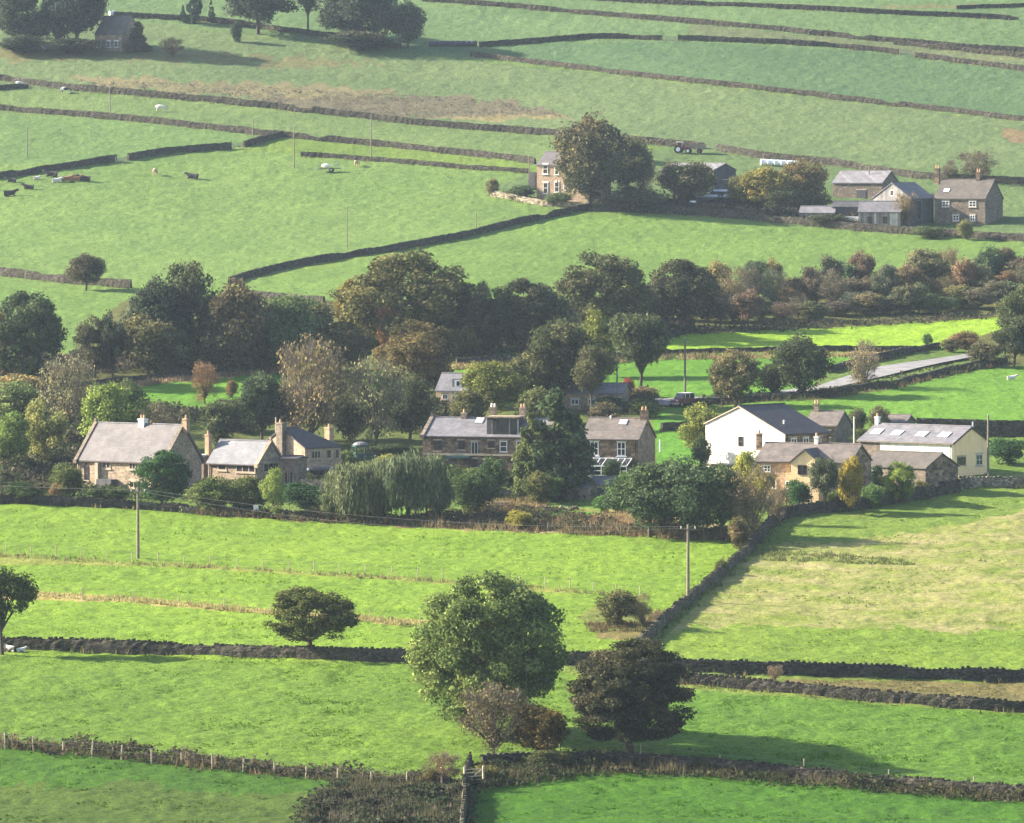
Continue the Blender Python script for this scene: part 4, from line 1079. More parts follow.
 (237, 42, 14, 21, 'bush', (.024, .036, .032), 'little dark bush alone on the top hillside'),
 (258, 34, 70, 54, 'broad', (.034, .040, .038), 'spreading tree at the top, left of the hilltop clump'),
 (308, 34, 36, 60, 'legs', (.040, .046, .042), 'thin tree on a bare trunk in the hilltop clump'),
 (345, 46, 66, 66, 'broad', (.034, .042, .040), 'left tree of the hilltop clump'),
 (376, 48, 50, 62, 'broad', (.038, .046, .042), 'middle tree of the hilltop clump'),
 (408, 48, 42, 46, 'broad', (.042, .052, .046), 'right tree of the hilltop clump, beside the black bales'),
 (360, 50, 70, 20, 'bush', (.036, .040, .036), 'dark undergrowth below the hilltop clump'),
]
for t_ in TREES: tree(*t_)

# the long thicket above the bright strip: single trees and bushes
thick = random.Random(9)
def edge_y(px): return 341 - (px - 690) * (341 - 322) / 315.0
TH = [((.088, .072, .055), 'rust-brown'), ((.070, .068, .050), 'dull olive'), ((.056, .070, .054), 'grey-green'), ((.080, .066, .058), 'purplish brown'), ((.11, .092, .064), 'tan')]
for row, (dy, hh) in enumerate(((-30, 42), (-23, 40), (-14, 28))):
    x = 706 + row * 7
    while x < 1100:
        c, nm = thick.choice(TH if row < 2 else TH[1:4])
        k = thick.choice(['bare', 'broad', 'tall', 'bare', 'bush'] if row < 2 else ['bush', 'bare', 'broad'])
        h = hh * thick.uniform(.6, 1.3) * (0.86 if x > 820 else 1.0); w = thick.uniform(26, 42)
        tree(x, edge_y(x) + dy + thick.uniform(-3, 2), w, h, k, tuple(v * thick.uniform(.85, 1.15) for v in c),
             f'{nm} {"bush" if k == "bush" else "small tree"} in the {["back", "middle", "front"][row]} row of the long thicket above the bright strip', 'tree', 'trees of the long thicket above the bright strip', 'thicket_tree')
        x += thick.uniform(13, 23)
# darker wood between the two
for x, dy, w, h, c, nm in [(480, 0, 50, 34, (.04, .045, .034), 'dark'), (512, -4, 44, 30, (.036, .04, .032), 'very dark'), (586, -2, 46, 30, (.04, .044, .034), 'dull'), (626, -2, 46, 34, (.045, .045, .036), 'brown-tinged'), (664, -4, 40, 30, (.042, .042, .036), 'shaded'), (706, -1, 44, 36, (.046, .046, .036), 'greyish')]:
    tree(x, 333 + dy - (x - 455) * .045, w, h, 'bush', c, f'{nm} undergrowth bush below the wood, at the top edge of the bright strip', 'shrub', 'undergrowth bushes below the wood')

# ================================================================ ROUGH GRASS
def blades(name, xs, ys, h, w, cols, label, nb=3, seed=1):
    rg = np.random.default_rng(seed)
    n = len(xs)
    X = np.repeat(xs, nb) + rg.normal(0, .12, n * nb); Y = np.repeat(ys, nb) + rg.normal(0, .12, n * nb)
    Hh = np.repeat(h, nb) * rg.uniform(.6, 1.25, n * nb); Wd = np.repeat(w, nb) * rg.uniform(.6, 1.3, n * nb)
    Z = terr(X, Y) - .03
    a = rg.uniform(0, 6.28, n * nb); dx, dy = np.cos(a), np.sin(a)
    le = rg.uniform(0, .55, n * nb) * Hh; la = rg.uniform(0, 6.28, n * nb)
    p0 = np.stack([X - dx * Wd / 2, Y - dy * Wd / 2, Z], 1); p1 = np.stack([X + dx * Wd / 2, Y + dy * Wd / 2, Z], 1)
    p2 = np.stack([X + le * np.cos(la), Y + le * np.sin(la), Z + Hh], 1)
    V = np.stack([p0, p1, p2], 1).reshape(-1, 3)
    C = np.repeat(np.repeat(cols, nb, 0) * rg.uniform(.7, 1.3, (n * nb, 1)), 3, 0)
    me = np_mesh(name, V, np.arange(len(V)).reshape(-1, 3), M['blade'], C)
    o = link(name, me); tag(o, label, None, None, 'stuff')
    return o
rgg = np.random.default_rng(21)
# along the walls
X, Y, C, Hs = [], [], [], []
for xs, ys, nx, ny, wd, L in WALLPTS:
    k = int(L * 3.2)
    i = rgg.integers(0, len(xs), k); sd = rgg.choice([-1, 1], k); of = sd * (wd * .5 + np.abs(rgg.normal(0, .45, k)))
    X.append(xs[i] + nx[i] * of + rgg.normal(0, .3, k)); Y.append(ys[i] + ny[i] * of + rgg.normal(0, .3, k))
    base = np.array([[.10, .13, .04], [.20, .16, .075], [.075, .085, .035]])[rgg.integers(0, 3, k)]
    C.append(base); Hs.append(rgg.uniform(.25, .7, k))
blades('grass', np.concatenate(X), np.concatenate(Y), np.concatenate(Hs), np.full(sum(map(len, X)), .16), np.vstack(C), 'uncut grass along the feet of the field walls')

def scatter_poly(poly, n):
    x0, y0 = np.min(poly, 0); x1, y1 = np.max(poly, 0)
    px = rgg.uniform(x0, x1, n * 3); py = rgg.uniform(y0, y1, n * 3)
    k = inpoly(px, py, poly)
    p = G(px[k][:n], py[k][:n]); return p[:, 0], p[:, 1]
def patch(poly, n, h, w, pal, label, name='undergrowth', nb=4, seed=3):
    x, y = scatter_poly(poly, n); n = len(x)
    cl = vnoise(x / 2.2, y / 4, seed)
    pal = np.array(pal); c = pal[np.clip(((cl * 1.3 - .15 + rgg.normal(0, .15, n)) * len(pal)).astype(int), 0, len(pal) - 1)]
    hh = rgg.uniform(*h, n) * (.6 + .8 * cl)
    return blades(name, x, y, hh, np.full(n, w), c, label, nb, seed)
def brambles(poly, n, hmax, pal, label, size=.14, seed=5, freq=2.4):
    rg = np.random.default_rng(seed)
    x, y = scatter_poly(poly, n); n = len(x)
    x = x + rg.normal(0, .7, n); y = y + rg.normal(0, 1.2, n)
    cl = vnoise(x / freq, y / freq, seed) * .65 + vnoise(x / (freq * .4), y / (freq * .4), seed + 1) * .35
    hm = hmax * np.clip(cl * 1.7 - .35, .08, 1.2)
    z = terr(x, y) + hm * rg.uniform(.15, 1, n) ** .6
    pal = np.array(pal); hu = vnoise(x / 1.9 + 7, y / 1.9, seed + 2)
    c = pal[np.clip(((hu * 1.4 - .2 + rg.normal(0, .18, n)) * len(pal)).astype(int), 0, len(pal) - 1)] * rg.uniform(.6, 1.4, (n, 1))
    V = leaf_quads(np.stack([x, y, z], 1), rg.normal(0, .5, (n, 3)) + np.array([0, 0, .6]), size, rg, 1.2)
    me = np_mesh('undergrowth', V, np.arange(len(V)).reshape(-1, 4), M['leaf'], np.repeat(c, 4, 0))
    o = link('undergrowth', me); tag(o, label, None, None, 'stuff')
brambles([(302, 826), (316, 800), (350, 785), (400, 783), (440, 787), (464, 790), (462, 826)], 26000, 1.1, [(.045, .065, .03), (.065, .07, .04), (.08, .075, .055), (.05, .065, .028), (.035, .04, .025)], 'dark bramble mounds in the corner below the nearest rail fence')
brambles([(476, 768), (560, 758), (690, 769), (800, 778), (1024, 797), (1024, 803), (800, 785), (690, 775), (600, 773), (478, 790)], 15000, 1.0, [(.04, .05, .025), (.06, .07, .03), (.075, .065, .04)], 'dark weeds and bramble along the nearest right-hand wall')
brambles([(0, 742), (120, 752), (240, 766), (345, 776), (442, 784), (442, 788), (345, 781), (240, 771), (120, 757), (0, 747)], 18000, 1.25, [(.06, .065, .035), (.09, .075, .05), (.05, .055, .03), (.11, .09, .06)], 'low bramble along the nearest rail fence')
brambles([(190, 512), (330, 516), (420, 519), (520, 513), (640, 527), (745, 533), (742, 539), (520, 530), (340, 523), (200, 515)], 20000, 1.3, [(.06, .07, .035), (.10, .08, .05), (.05, .06, .03), (.13, .09, .055)], 'mixed weeds and bramble between the gardens and the meadow')
brambles([(40, 500), (330, 506), (440, 508), (600, 500), (600, 470), (420, 462), (340, 470), (200, 480), (60, 490)], 26000, 1.2, [(.05, .07, .03), (.04, .055, .028), (.075, .085, .035)], 'low garden shrubbery in front of the village houses')
brambles([(0, 500), (60, 490), (100, 455), (200, 420), (300, 420), (430, 435), (440, 400), (330, 385), (285, 408), (200, 412), (90, 410), (60, 400), (0, 400)], 40000, 2.2, [(.05, .06, .03), (.04, .05, .03), (.075, .075, .04), (.09, .08, .05)], 'scrub under the trees behind the village houses', .28, 15, 4.5)
brambles([(430, 435), (440, 405), (560, 400), (600, 412), (650, 412), (650, 402), (620, 396), (540, 380), (460, 395)], 20000, 2.0, [(.05, .06, .03), (.06, .06, .035), (.085, .07, .05)], 'scrub under the trees behind the terrace and the cottage', .28, 16, 4.0)
brambles([(0, 386), (62, 386), (80, 372), (160, 374), (285, 362), (330, 350), (460, 350), (690, 333), (690, 326), (460, 335), (330, 330), (150, 345), (60, 365), (0, 370)], 30000, 2.5, [(.045, .05, .034), (.055, .055, .038), (.07, .06, .042)], 'undergrowth of the valley wood', .3, 17, 5)
brambles([(455, 361), (600, 351), (690, 336), (850, 328), (1005, 318), (1005, 314), (850, 322), (690, 329), (600, 344), (455, 354)], 9000, 1.3, [(.05, .055, .036), (.07, .06, .045)], 'scrub along the top edge of the bright strip', .22, 19, 4)
brambles([(700, 403), (818, 397), (886, 388), (934, 376), (1000, 364), (1000, 360), (934, 372), (886, 383), (818, 393), (700, 400)], 9000, 1.1, [(.06, .065, .035), (.10, .085, .05), (.075, .09, .04)], 'weeds and bramble along the near lane wall', .18, 23, 3)
brambles([(590, 206), (640, 200), (740, 200), (860, 222), (860, 228), (720, 215), (640, 211)], 9000, 2.0, [(.05, .055, .04), (.065, .06, .045)], 'scrub along the lower wall of the far farm', .26, 18, 4)
patch([(303, 824), (318, 800), (350, 785), (400, 783), (440, 788), (464, 792), (462, 826)], 1200, (.4, 1.0), .10, [(.15, .12, .08), (.075, .08, .045), (.18, .15, .11), (.05, .06, .03), (.12, .11, .06)], 'dark brown rushes in the corner below the nearest rail fence')
patch([(200, 510), (330, 517), (420, 520), (520, 514), (610, 525), (745, 532), (742, 541), (520, 533), (340, 524), (200, 515)], 1800, (.5, 1.2), .12, [(.16, .11, .06), (.13, .11, .06), (.24, .18, .10)], 'brown weeds in the rough strip between gardens and meadow')
patch([(592, 519), (655, 518), (660, 529), (600, 530)], 900, (.5, 1.0), .15, [(.36, .24, .12), (.30, .22, .12)], 'tan dead grass beside the lawn')
patch([(460, 500), (545, 500), (545, 508), (465, 512)], 900, (.4, .8), .15, [(.30, .22, .12), (.2, .16, .08)], 'tan dead grass round the picnic table')
patch([(0, 742), (120, 752), (240, 766), (345, 776), (442, 784), (442, 789), (345, 783), (240, 774), (120, 760), (0, 748)], 1300, (.4, 1.0), .12, [(.12, .09, .06), (.10, .10, .045), (.075, .075, .04), (.19, .14, .085)], 'brown bramble and weeds along the nearest rail fence')
patch([(475, 766), (600, 754), (690, 768), (800, 778), (1024, 796), (1024, 803), (800, 786), (690, 776), (600, 772), (478, 790)], 900, (.4, 1.0), .12, [(.06, .07, .03), (.09, .085, .04), (.13, .11, .06)], 'rank weeds under the nearest right-hand wall')
patch([(-5, 553), (140, 562), (270, 569), (420, 578), (560, 588), (640, 597), (640, 600), (560, 592), (420, 582), (270, 572), (140, 566), (-5, 557)], 2600, (.2, .55), .14, [(.26, .24, .10), (.20, .18, .08), (.14, .16, .06)], 'tall pale grass under the upper meadow fence')
patch([(-5, 590), (140, 598), (260, 609), (420, 621), (420, 627), (260, 614), (140, 603), (-5, 595)], 2400, (.2, .5), .14, [(.34, .30, .14), (.28, .25, .11)], 'tall pale grass along the lower meadow fence')
patch([(765, 548), (900, 560), (920, 566), (760, 560)], 700, (.15, .4), .16, [(.10, .13, .04), (.14, .16, .06)], 'rushes across the top of the pale sloping field')
patch([(655, 612), (668, 612), (660, 625), (640, 630)], 140, (.3, .7), .10, [(.15, .10, .07), (.13, .11, .06)], 'reddish dock stems by the lit diagonal wall')
patch([(585, 624), (655, 622), (650, 632), (590, 632)], 300, (.3, .6), .14, [(.14, .10, .06), (.12, .11, .05)], 'reddish weeds round the lone meadow bush')
patch([(455, 365), (674, 355), (776, 353), (920, 353), (860, 357), (674, 361), (455, 370)], 1800, (.3, .7), .2, [(.30, .22, .12), (.22, .17, .09), (.12, .12, .05)], 'tan bracken bank below the bright strip')
patch([(88, 386), (160, 378), (285, 367), (285, 371), (160, 384), (88, 394)], 1200, (.4, .9), .2, [(.34, .25, .15), (.26, .19, .11)], 'tan bracken bank above the small bright meadow')
patch([(60, 80), (200, 84), (400, 94), (500, 101), (570, 117), (420, 118), (240, 100), (100, 86)], 2200, (.12, .3), .22, [(.15, .135, .105), (.11, .105, .085), (.17, .15, .11)], 'tan and purple heather on the hillside')
patch([(700, 402), (818, 396), (886, 387), (934, 375), (1000, 362), (1000, 366), (934, 380), (886, 391), (818, 400), (700, 406)], 1800, (.3, .8), .18, [(.10, .09, .05), (.16, .11, .07), (.07, .09, .04)], 'weeds along the near lane wall')
# tussocks over the nearer pastures, in the colour of the field they grow in
px = rgg.uniform(-20, 1044, 80000); py = 500 + 335 * rgg.uniform(0, 1, 80000) ** .9
p = G(px, py); cl = vnoise(p[:, 0] / 3.5, p[:, 1] / 3.5, 8) + .5 * vnoise(p[:, 0], p[:, 1], 9)
k = cl > .88
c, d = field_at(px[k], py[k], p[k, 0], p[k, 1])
tall = np.where(vnoise(p[k, 0] / 9, p[k, 1] / 9, 61) > .8, 2.0, 1.0)
blades('grass', p[k, 0], p[k, 1], tall * rgg.uniform(.05, .15, k.sum()), np.full(k.sum(), .22), c * np.array([.95, 1.0, .95]), 'short tussocky pasture grass of the nearer fields', 2, 14)

# ================================================================ BUILDINGS
class House:
    """A gabled building. cx, by: pixel of the near bottom corner; fpx / gpx: seen width of its long wall and its gable."""
    def __init__(s, name, label, cx, by, side, fpx, gpx, phi, eh, rh, wall, roof, cat='house', ehb=None, rf=0.5, W=None, hip_far=False, over=.22, verge=.18, base=1.4, ground=None, gable_mat=None, rooft=.16):
        P = g1(cx, by); s.s = scl(P); s.side = side; s.phi = R(phi)
        s.cx, s.by, s.fpx, s.gpx = cx, by, fpx, gpx
        s.cf, s.sf = math.cos(s.phi), math.sin(s.phi)
        s.L = fpx / (s.s * s.cf); s.W = W or gpx / (s.s * s.sf)
        L, Wd = s.L, s.W
        s.eh = eh / s.s; s.rh = rh / s.s; s.ehb = (ehb if ehb is not None else eh) / s.s
        s.yr = -Wd / 2 + rf * Wd
        rz = -s.phi if side == 'R' else s.phi
        off = Vector((L / 2 if side == 'R' else -L / 2, -Wd / 2, 0))
        c = P - Matrix.Rotation(rz, 4, 'Z') @ off
        s.root = empty(name, c, rz); tag(s.root, label, cat)
        # walls
        e, eb, r, y = s.eh, s.ehb, s.rh, s.yr
        t = .05
        pro = [(-Wd / 2, -base), (-Wd / 2, e - t), (y, r - t), (Wd / 2, eb - t), (Wd / 2, -base)]
        m = MB()
        if hip_far:
            fx = L / 2 if side == 'L' else -L / 2; q = -fx
            m.prism([(-L / 2, -Wd / 2, -base), (L / 2, -Wd / 2, -base), (L / 2, Wd / 2, -base), (-L / 2, Wd / 2, -base)], (0, 0, base + min(e, eb) - t))
            m.prism([(q, -Wd / 2, e - t), (q, y, r - t), (q, Wd / 2, eb - t)], (-math.copysign(.4, q), 0, 0))
        else:
            m.prism([(-L / 2, a, b_) for a, b_ in pro], (L, 0, 0))
        s.wall = m.build('wall', M[wall], s.root)
        if gable_mat:
            gx = L / 2 if side == 'R' else -L / 2
            MB().prism([(gx, a, b_ - (0.06 if b_ > 0 else 0)) for a, b_ in pro], (math.copysign(.03, gx), 0, 0)).build('gable_wall', M[gable_mat], s.root)
        # roof
        sl = (r - e) / (y + Wd / 2); slb = (r - eb) / (Wd / 2 - y); s.sl = sl
        o = over; tk = rooft
        m = MB()
        f0 = (-Wd / 2 - o, e - o * sl); b0 = (Wd / 2 + o, eb - o * slb)
        if hip_far:
            fx = (L / 2 if side == 'L' else -L / 2); d = math.copysign(1, fx); q = -fx
            hl = min(L * .6, Wd * .45)
            A = [(q - d * verge, f0[0], f0[1]), (q - d * verge, y, r), (q - d * verge, b0[0], b0[1])]
            B = [(fx + d * o, f0[0], f0[1]), (fx - d * hl, y, r), (fx + d * o, b0[0], b0[1])]
            up = [Vector(v) + Vector((0, 0, tk)) for v in A + B]; dn = [Vector(v) for v in A + B]
            m.add(up + dn, [(0, 3, 4, 1), (1, 4, 5, 2), (3, 5, 4), (6, 7, 10, 9), (7, 8, 11, 10), (9, 10, 11), (0, 1, 7, 6), (1, 2, 8, 7), (0, 6, 9, 3), (3, 9, 11, 5), (2, 5, 11, 8)])
        else:
            ring = [(f0[0], f0[1]), (y, r), (b0[0], b0[1]), (b0[0], b0[1] + tk), (y, r + tk), (f0[0], f0[1] + tk)]
            n = len(ring); x0, x1 = -L / 2 - verge, L / 2 + verge
            vs_ = [(x0, a, b_) for a, b_ in ring] + [(x1, a, b_) for a, b_ in ring]
            m.add(vs_, [(0, 1, 7, 6), (1, 2, 8, 7), (2, 3, 9, 8), (3, 4, 10, 9), (4, 5, 11, 10), (5, 0, 6, 11), (0, 5, 4, 1), (1, 4, 3, 2), (6, 7, 10, 11), (7, 8, 9, 10)])
        s.roof = m.build('roof', M[roof], s.root)
        rm = MB(); x0, x1 = -L / 2 - verge + .03, L / 2 + verge - .03
        if hip_far:
            if side == 'L': x1 = L / 2 - hl
            else: x0 = -L / 2 + hl
        rm.tube((x0, y, r + tk), (x1, y, r + tk), .11, .11, 6)
        rm.build('ridge_tile', M['slate_grey'] if roof in ('slate_lilac', 'slate_pale', 'slate_grey') else M[roof], s.roof)
    # --- positions on the house from where they are seen
    def fu(s, px, y=None):
        left = s.cx - s.fpx if s.side == 'R' else s.cx
        if y is not None: px = px + (-1 if s.side == 'R' else 1) * (y + s.W / 2) * s.s * s.sf
        return -s.L / 2 + (px - left) / (s.s * s.cf)
    def gv(s, px):
        return -s.W / 2 + ((px - s.cx) if s.side == 'R' else (s.cx - px)) / (s.s * s.sf)
    def zz(s, py): return (s.by - py) / s.s
    def frame(s, face):
        if face == 'F': return Vector((0, -s.W / 2, 0)), Vector((1, 0, 0)), Vector((0, -1, 0)), s.cf
        d = 1 if s.side == 'R' else -1
        return Vector((d * s.L / 2, 0, 0)), Vector((0, d, 0)), Vector((d, 0, 0)), s.sf
    def window(s, face, px, py, w, h, nv=1, nh=0, fmat='white_paint', sill='ashlar', name='window', arch=False, lintel=True):
        o, ax, nn, cf = s.frame(face)
        u = s.fu(px) if face == 'F' else (s.gv(px) * (1 if s.side == 'R' else -1))
        z = s.zz(py); w = w / (s.s * cf); h = h / s.s
        c = o + ax * u + Vector((0, 0, z)); up = Vector((0, 0, 1)); fw = min(.11, w * .1)
        off = .05
        m = MB()
        def bar(du, dz, bw, bh, d=.06): m.obox(c + ax * du + up * dz + nn * off, ax, nn, up, bw, d, bh)
        bar(-w / 2 + fw / 2, 0, fw, h); bar(w / 2 - fw / 2, 0, fw, h); bar(0, h / 2 - fw / 2, w - 2 * fw, fw); bar(0, -h / 2 + fw / 2, w - 2 * fw, fw)
        for i in range(nv): bar(-w / 2 + w * (i + 1) / (nv + 1), 0, fw * .9, h - 2 * fw, .055)
        for i in range(nh): bar(0, -h / 2 + h * (i + 1) / (nh + 1), w - 2 * fw, fw * .8, .05)
        if arch:
            for sg in (-1, 1): m.obox(c + up * (h / 2 + w * .35) + ax * sg * w * .25 + nn * off, (ax * -sg * .6 + up).normalized(), nn, (ax + up * sg * .6).normalized(), w * 1.0, .06, fw)
        fr = m.build(name, M[fmat], s.root)
        g = MB().obox(c + nn * .022, ax, nn, up, w - fw, .03, h - fw)
        if arch: g.prism([c + nn * .007 + ax * -w / 2 + up * (h / 2 - fw), c + nn * .007 + ax * w / 2 + up * (h / 2 - fw), c + nn * .007 + up * (h / 2 + w * .7)], nn * .03)
        g.build('pane', M['glass'], fr)
        if sill:
            q = MB().obox(c - up * (h / 2 + .08) + nn * .06, ax, nn, up, w + .3, .16, .13)
            q.build('sill', M[sill], fr)
            if lintel and not arch: MB().obox(c + up * (h / 2 + .12) + nn * .02, ax, nn, up, w + .3, .05, .2).build('lintel', M[sill], fr)
        return fr
    def door(s, face, px, w, h, mat='dark_paint', name='door'):
        o, ax, nn, cf = s.frame(face)
        u = s.fu(px) if face == 'F' else (s.gv(px) * (1 if s.side == 'R' else -1))
        w = w / (s.s * cf); h = h / s.s; c = o + ax * u + Vector((0, 0, h / 2)); up = Vector((0, 0, 1))
        d = MB().obox(c + nn * .03, ax, nn, up, w, .06, h).build(name, M[mat], s.root)
        MB().obox(c + nn * .02 + up * (h / 2 + .1), ax, nn, up, w + .3, .06, .18).build('lintel', M['ashlar'], d)
        MB().obox(c + nn * .08 + ax * w * .38, ax, nn, up, .05, .08, .14).build('handle', M['metal'], d)
        return d
    def chimney(s, px, top, w, mat, pots=1, potmat='pot', y=None, bottom=None, d=None, poth=3.5):
        wm = w / s.s; dm = d or wm; yy = s.yr if y is None else y; u = s.fu(px, yy)
        zt = s.zz(top); zb = (s.rh - .8) if bottom is None else s.zz(bottom)
        m = MB().box((u, yy, (zt + zb) / 2), (wm, dm, zt - zb)).box((u, yy, zt - .12), (wm + .14, dm + .14, .16))
        c = m.build('chimney', M[mat], s.roof)
        for i in range(pots):
            x = u + (i - (pots - 1) / 2) * wm / max(pots, 1)
            MB().tube((x, yy, zt), (x, yy, zt + poth / s.s), .16, .12, 8).build('chimney_pot', M[potmat], c)
        return c
    def rooflight(s, px, py, w, h, mat='skyglass'):
        z = s.zz(py)
        # point on the front slope at that height
        y = -s.W / 2 + (z - s.eh) / max(s.sl, .05); u = s.fu(px, y)
        a = Vector((1, 0, 0)); b_ = Vector((0, 1, s.sl)).normalized(); n_ = a.cross(b_)
        c = Vector((u, y, z)) + n_ * (.16 * math.cos(math.atan(s.sl)) + .05)
        L_ = h / s.s / max(b_.z, .2); wm = w / (s.s * s.cf)
        f = MB().obox(c, a, b_, n_, wm + .16, L_ + .16, .1).build('rooflight', M['metal'], s.roof)
        MB().obox(c + n_ * .055, a, b_, n_, wm, L_, .02).build('pane', M[mat], f)
    def coping(s, mat='ashlar', far=True):
        for d in ((-1, 1) if far else ((1,) if s.side == 'R' else (-1,))):
            m = MB(); x = d * (s.L / 2 + .02)
            for y0, z0 in ((-s.W / 2 - .3, s.eh - .3 * s.sl), (s.W / 2 + .3, s.ehb - .3 * s.sl)):
                a = Vector((x, y0, z0 + .22)); b_ = Vector((x, s.yr, s.rh + .22)); dr = (b_ - a)
                m.obox((a + b_) / 2, (1, 0, 0), dr.normalized(), Vector((1, 0, 0)).cross(dr.normalized()), .5, dr.length, .2)
                m.box((x, y0, z0 + .1), (.55, .4, .5))
            m.box((x, s.yr, s.rh + .45), (.3, .3, .5))
            m.build('coping', M[mat], s.root)
    def gutter(s, mat='dark_paint'):
        m = MB(); z = s.eh - .22 * s.sl
        m.box((0, -s.W / 2 - .28, z + .02), (s.L + .3, .12, .12)); m.build('gutter', M[mat], s.roof)
        for sx in (-1, 1): MB().tube((sx * (s.L / 2 - .3), -s.W / 2 - .1, z), (sx * (s.L / 2 - .3), -s.W / 2 - .1, -.5), .06, .06, 6).build('drainpipe', M[mat], s.root)
    def barge(s, mat, w=.24):
        d = 1 if s.side == 'R' else -1; x = d * (s.L / 2 + .2); m = MB()
        for y0, z0 in ((-s.W / 2 - .22, s.eh - .22 * s.sl), (s.W / 2 + .22, s.ehb - .22 * s.sl)):
            a = Vector((x, y0, z0 + .02)); b_ = Vector((x, s.yr, s.rh + .02)); dr = b_ - a
            m.obox((a + b_) / 2, (1, 0, 0), dr.normalized(), Vector((1, 0, 0)).cross(dr.normalized()), .05, dr.length, w)
        m.build('bargeboard', M[mat], s.root)
    def block(s, name, mat, px0, px1, top, bot, y0, depth, parent=None):
        u0, u1 = s.fu(px0, y0 - depth / 2), s.fu(px1, y0 - depth / 2); z0, z1 = s.zz(bot), s.zz(top)
        return MB().box(((u0 + u1) / 2, y0 - depth / 2, (z0 + z1) / 2), (u1 - u0, depth, z1 - z0)).build(name, M[mat], parent or s.root)

# 1 largest stone house (left)
h = House('stone_house', 'large old stone house with lilac slate roof and pointed window, leftmost of the village', 164, 495, 'R', 92, 35, 35, 33, 68, 'stone_tan', 'slate_lilac')
h.coping('stone_brown'); h.gutter()
h.window('F', 82, 476, 4.5, 14, 0, 1, 'dark_paint', 'ashlar', arch=True)
h.window('F', 103.5, 467, 9, 7, 1, 0, 'ashlar'); h.window('F', 131, 467, 7, 7, 1, 0, 'ashlar'); h.window('F', 132.5, 485.5, 9, 7, 1, 0, 'ashlar')
h.block('porch', 'board_dark', 96, 112, 481, 497, -h.W / 2, 1.2); h.block('buttress', 'ashlar', 92.5, 95.5, 465, 498, -h.W / 2, .5)
h.chimney(139.5, 420.5, 7, 'pot_white', 2, 'pot', poth=4); h.chimney(185, 419, 5, 'orange_stone', 1, 'pot', y=h.yr)
# low link roof to the next
h2 = House('stone_cottage', 'pale-roofed stone wing beside the largest stone house', 258, 489, 'R', 52, 24, 35, 25, 46, 'stone_tan', 'slate_pale')
h2.gutter(); h2.coping('stone_tan', far=False)
h2.window('F', 245.5, 469, 20, 7.5, 2, 0, 'ashlar'); h2.window('G', 270, 468, 14, 9, 2, 0, 'ashlar'); h2.window('F', 221, 468, 9, 7, 0, 0, 'ashlar')
h2.chimney(205.5, 436, 5, 'orange_stone', 1, 'pot', y=-h2.W * .22, bottom=470)
h2.block('lean_to', 'stone_brown', 188, 205, 458, 492, -.2 * h2.W, 1.6); h2.block('flat_roof', 'white_paint', 186, 203, 456.5, 458, -.14 * h2.W, 2.0)
h3 = House('stone_house', 'stone house with dark hipped roof and tall chimneys, right of the pale-roofed wing', 305, 481, 'L', 35, 47, 47, 33, 51, 'stone_pink', 'slate_dark', hip_far=True)
h3.window('F', 315.5, 455, 9, 8, 2, 0, 'ashlar'); h3.window('F', 328, 455, 4.5, 9, 0, 0, 'ashlar'); h3.window('F', 336, 455, 3.5, 9, 0, 0, 'ashlar')
h3.window('F', 318, 473, 22, 6, 3, 0, 'ashlar')
h3.block('bay_roof', 'slate_pale', 306, 330, 468, 470, -h3.W / 2, 1.0)
ch = MB().box((-h3.L / 2 - .35, -h3.W * .02, h3.zz(452)), (.8, 1.1, 2 * (h3.zz(424) - h3.zz(452)))).box((-h3.L / 2 - .35, -h3.W * .02, h3.zz(424)), (.95, 1.25, .2)).build('chimney', M['stone_brown'], h3.root)
MB().tube((-h3.L / 2 - .35, 0, h3.zz(424)), (-h3.L / 2 - .35, 0, h3.zz(420)), .17, .13, 8).build('chimney_pot', M['pot'], ch)
ch = MB().box((h3.L / 2 + .3, -h3.W * .2, h3.zz(450)), (.8, .9, 2 * (h3.zz(430) - h3.zz(450)))).box((h3.L / 2 + .3, -h3.W * .2, h3.zz(430)), (.95, 1.05, .2)).build('chimney', M['orange_stone'], h3.root)
MB().tube((h3.L / 2 + .3, -h3.W * .2, h3.zz(430)), (h3.L / 2 + .3, -h3.W * .2, h3.zz(426)), .17, .13, 8).build('chimney_pot', M['pot'], ch)
h3b = House('chapel_block', 'low flat block with two pointed windows between the stone wing and the hip-roofed house', 298, 490, 'R', 18, 6, 20, 31, 32.5, 'stone_brown', 'slate_dark', 'outbuilding', W=3)
h3b.window('F', 286, 478, 3.2, 12, 0, 0, 'ashlar', 'ashlar', arch=True); h3b.window('F', 291.5, 478, 3.2, 12, 0, 0, 'ashlar', 'ashlar', arch=True)
# dark flat building behind
h_ = House('dark_shed', 'long dark flat-roofed shed behind the pale-roofed wing', 262, 462, 'R', 44, 8, 15, 18, 20, 'board_dark', 'slate_dark', 'shed', W=5)
# 4 terrace
h = House('stone_terrace', 'dark stone terrace with tall chimneys and a flat dormer, left of the tall evergreens', 545, 474, 'R', 123, 10, 17, 36.5, 53, 'stone_dark', 'slate_grey', W=8)
h.gutter(); h.coping('stone_brown')
for px, py, w, hh, nv, nh, fm in [(437, 447, 6.5, 10, 0, 1, 'dark_paint'), (461, 446, 6.5, 9, 1, 0, 'dark_paint'), (474.5, 449, 7, 13, 1, 0, 'metal'), (491, 445, 6, 7, 1, 0, 'dark_paint'), (503.5, 447, 7.5, 11, 0, 1, 'white_paint'), (520, 446, 7, 10, 0, 1, 'white_paint'), (437, 464, 7, 8, 0, 0, 'dark_paint'), (474, 464, 6, 8, 0, 0, 'dark_paint')]:
    h.window('F', px, py, w, hh, nv, nh, fm)
h.block('string_course', 'ashlar', 423, 540, 454.5, 456.5, -h.W / 2, .14)
h.block('canopy', 'teal', 446, 470, 456.8, 459, -h.W / 2, 1.4)
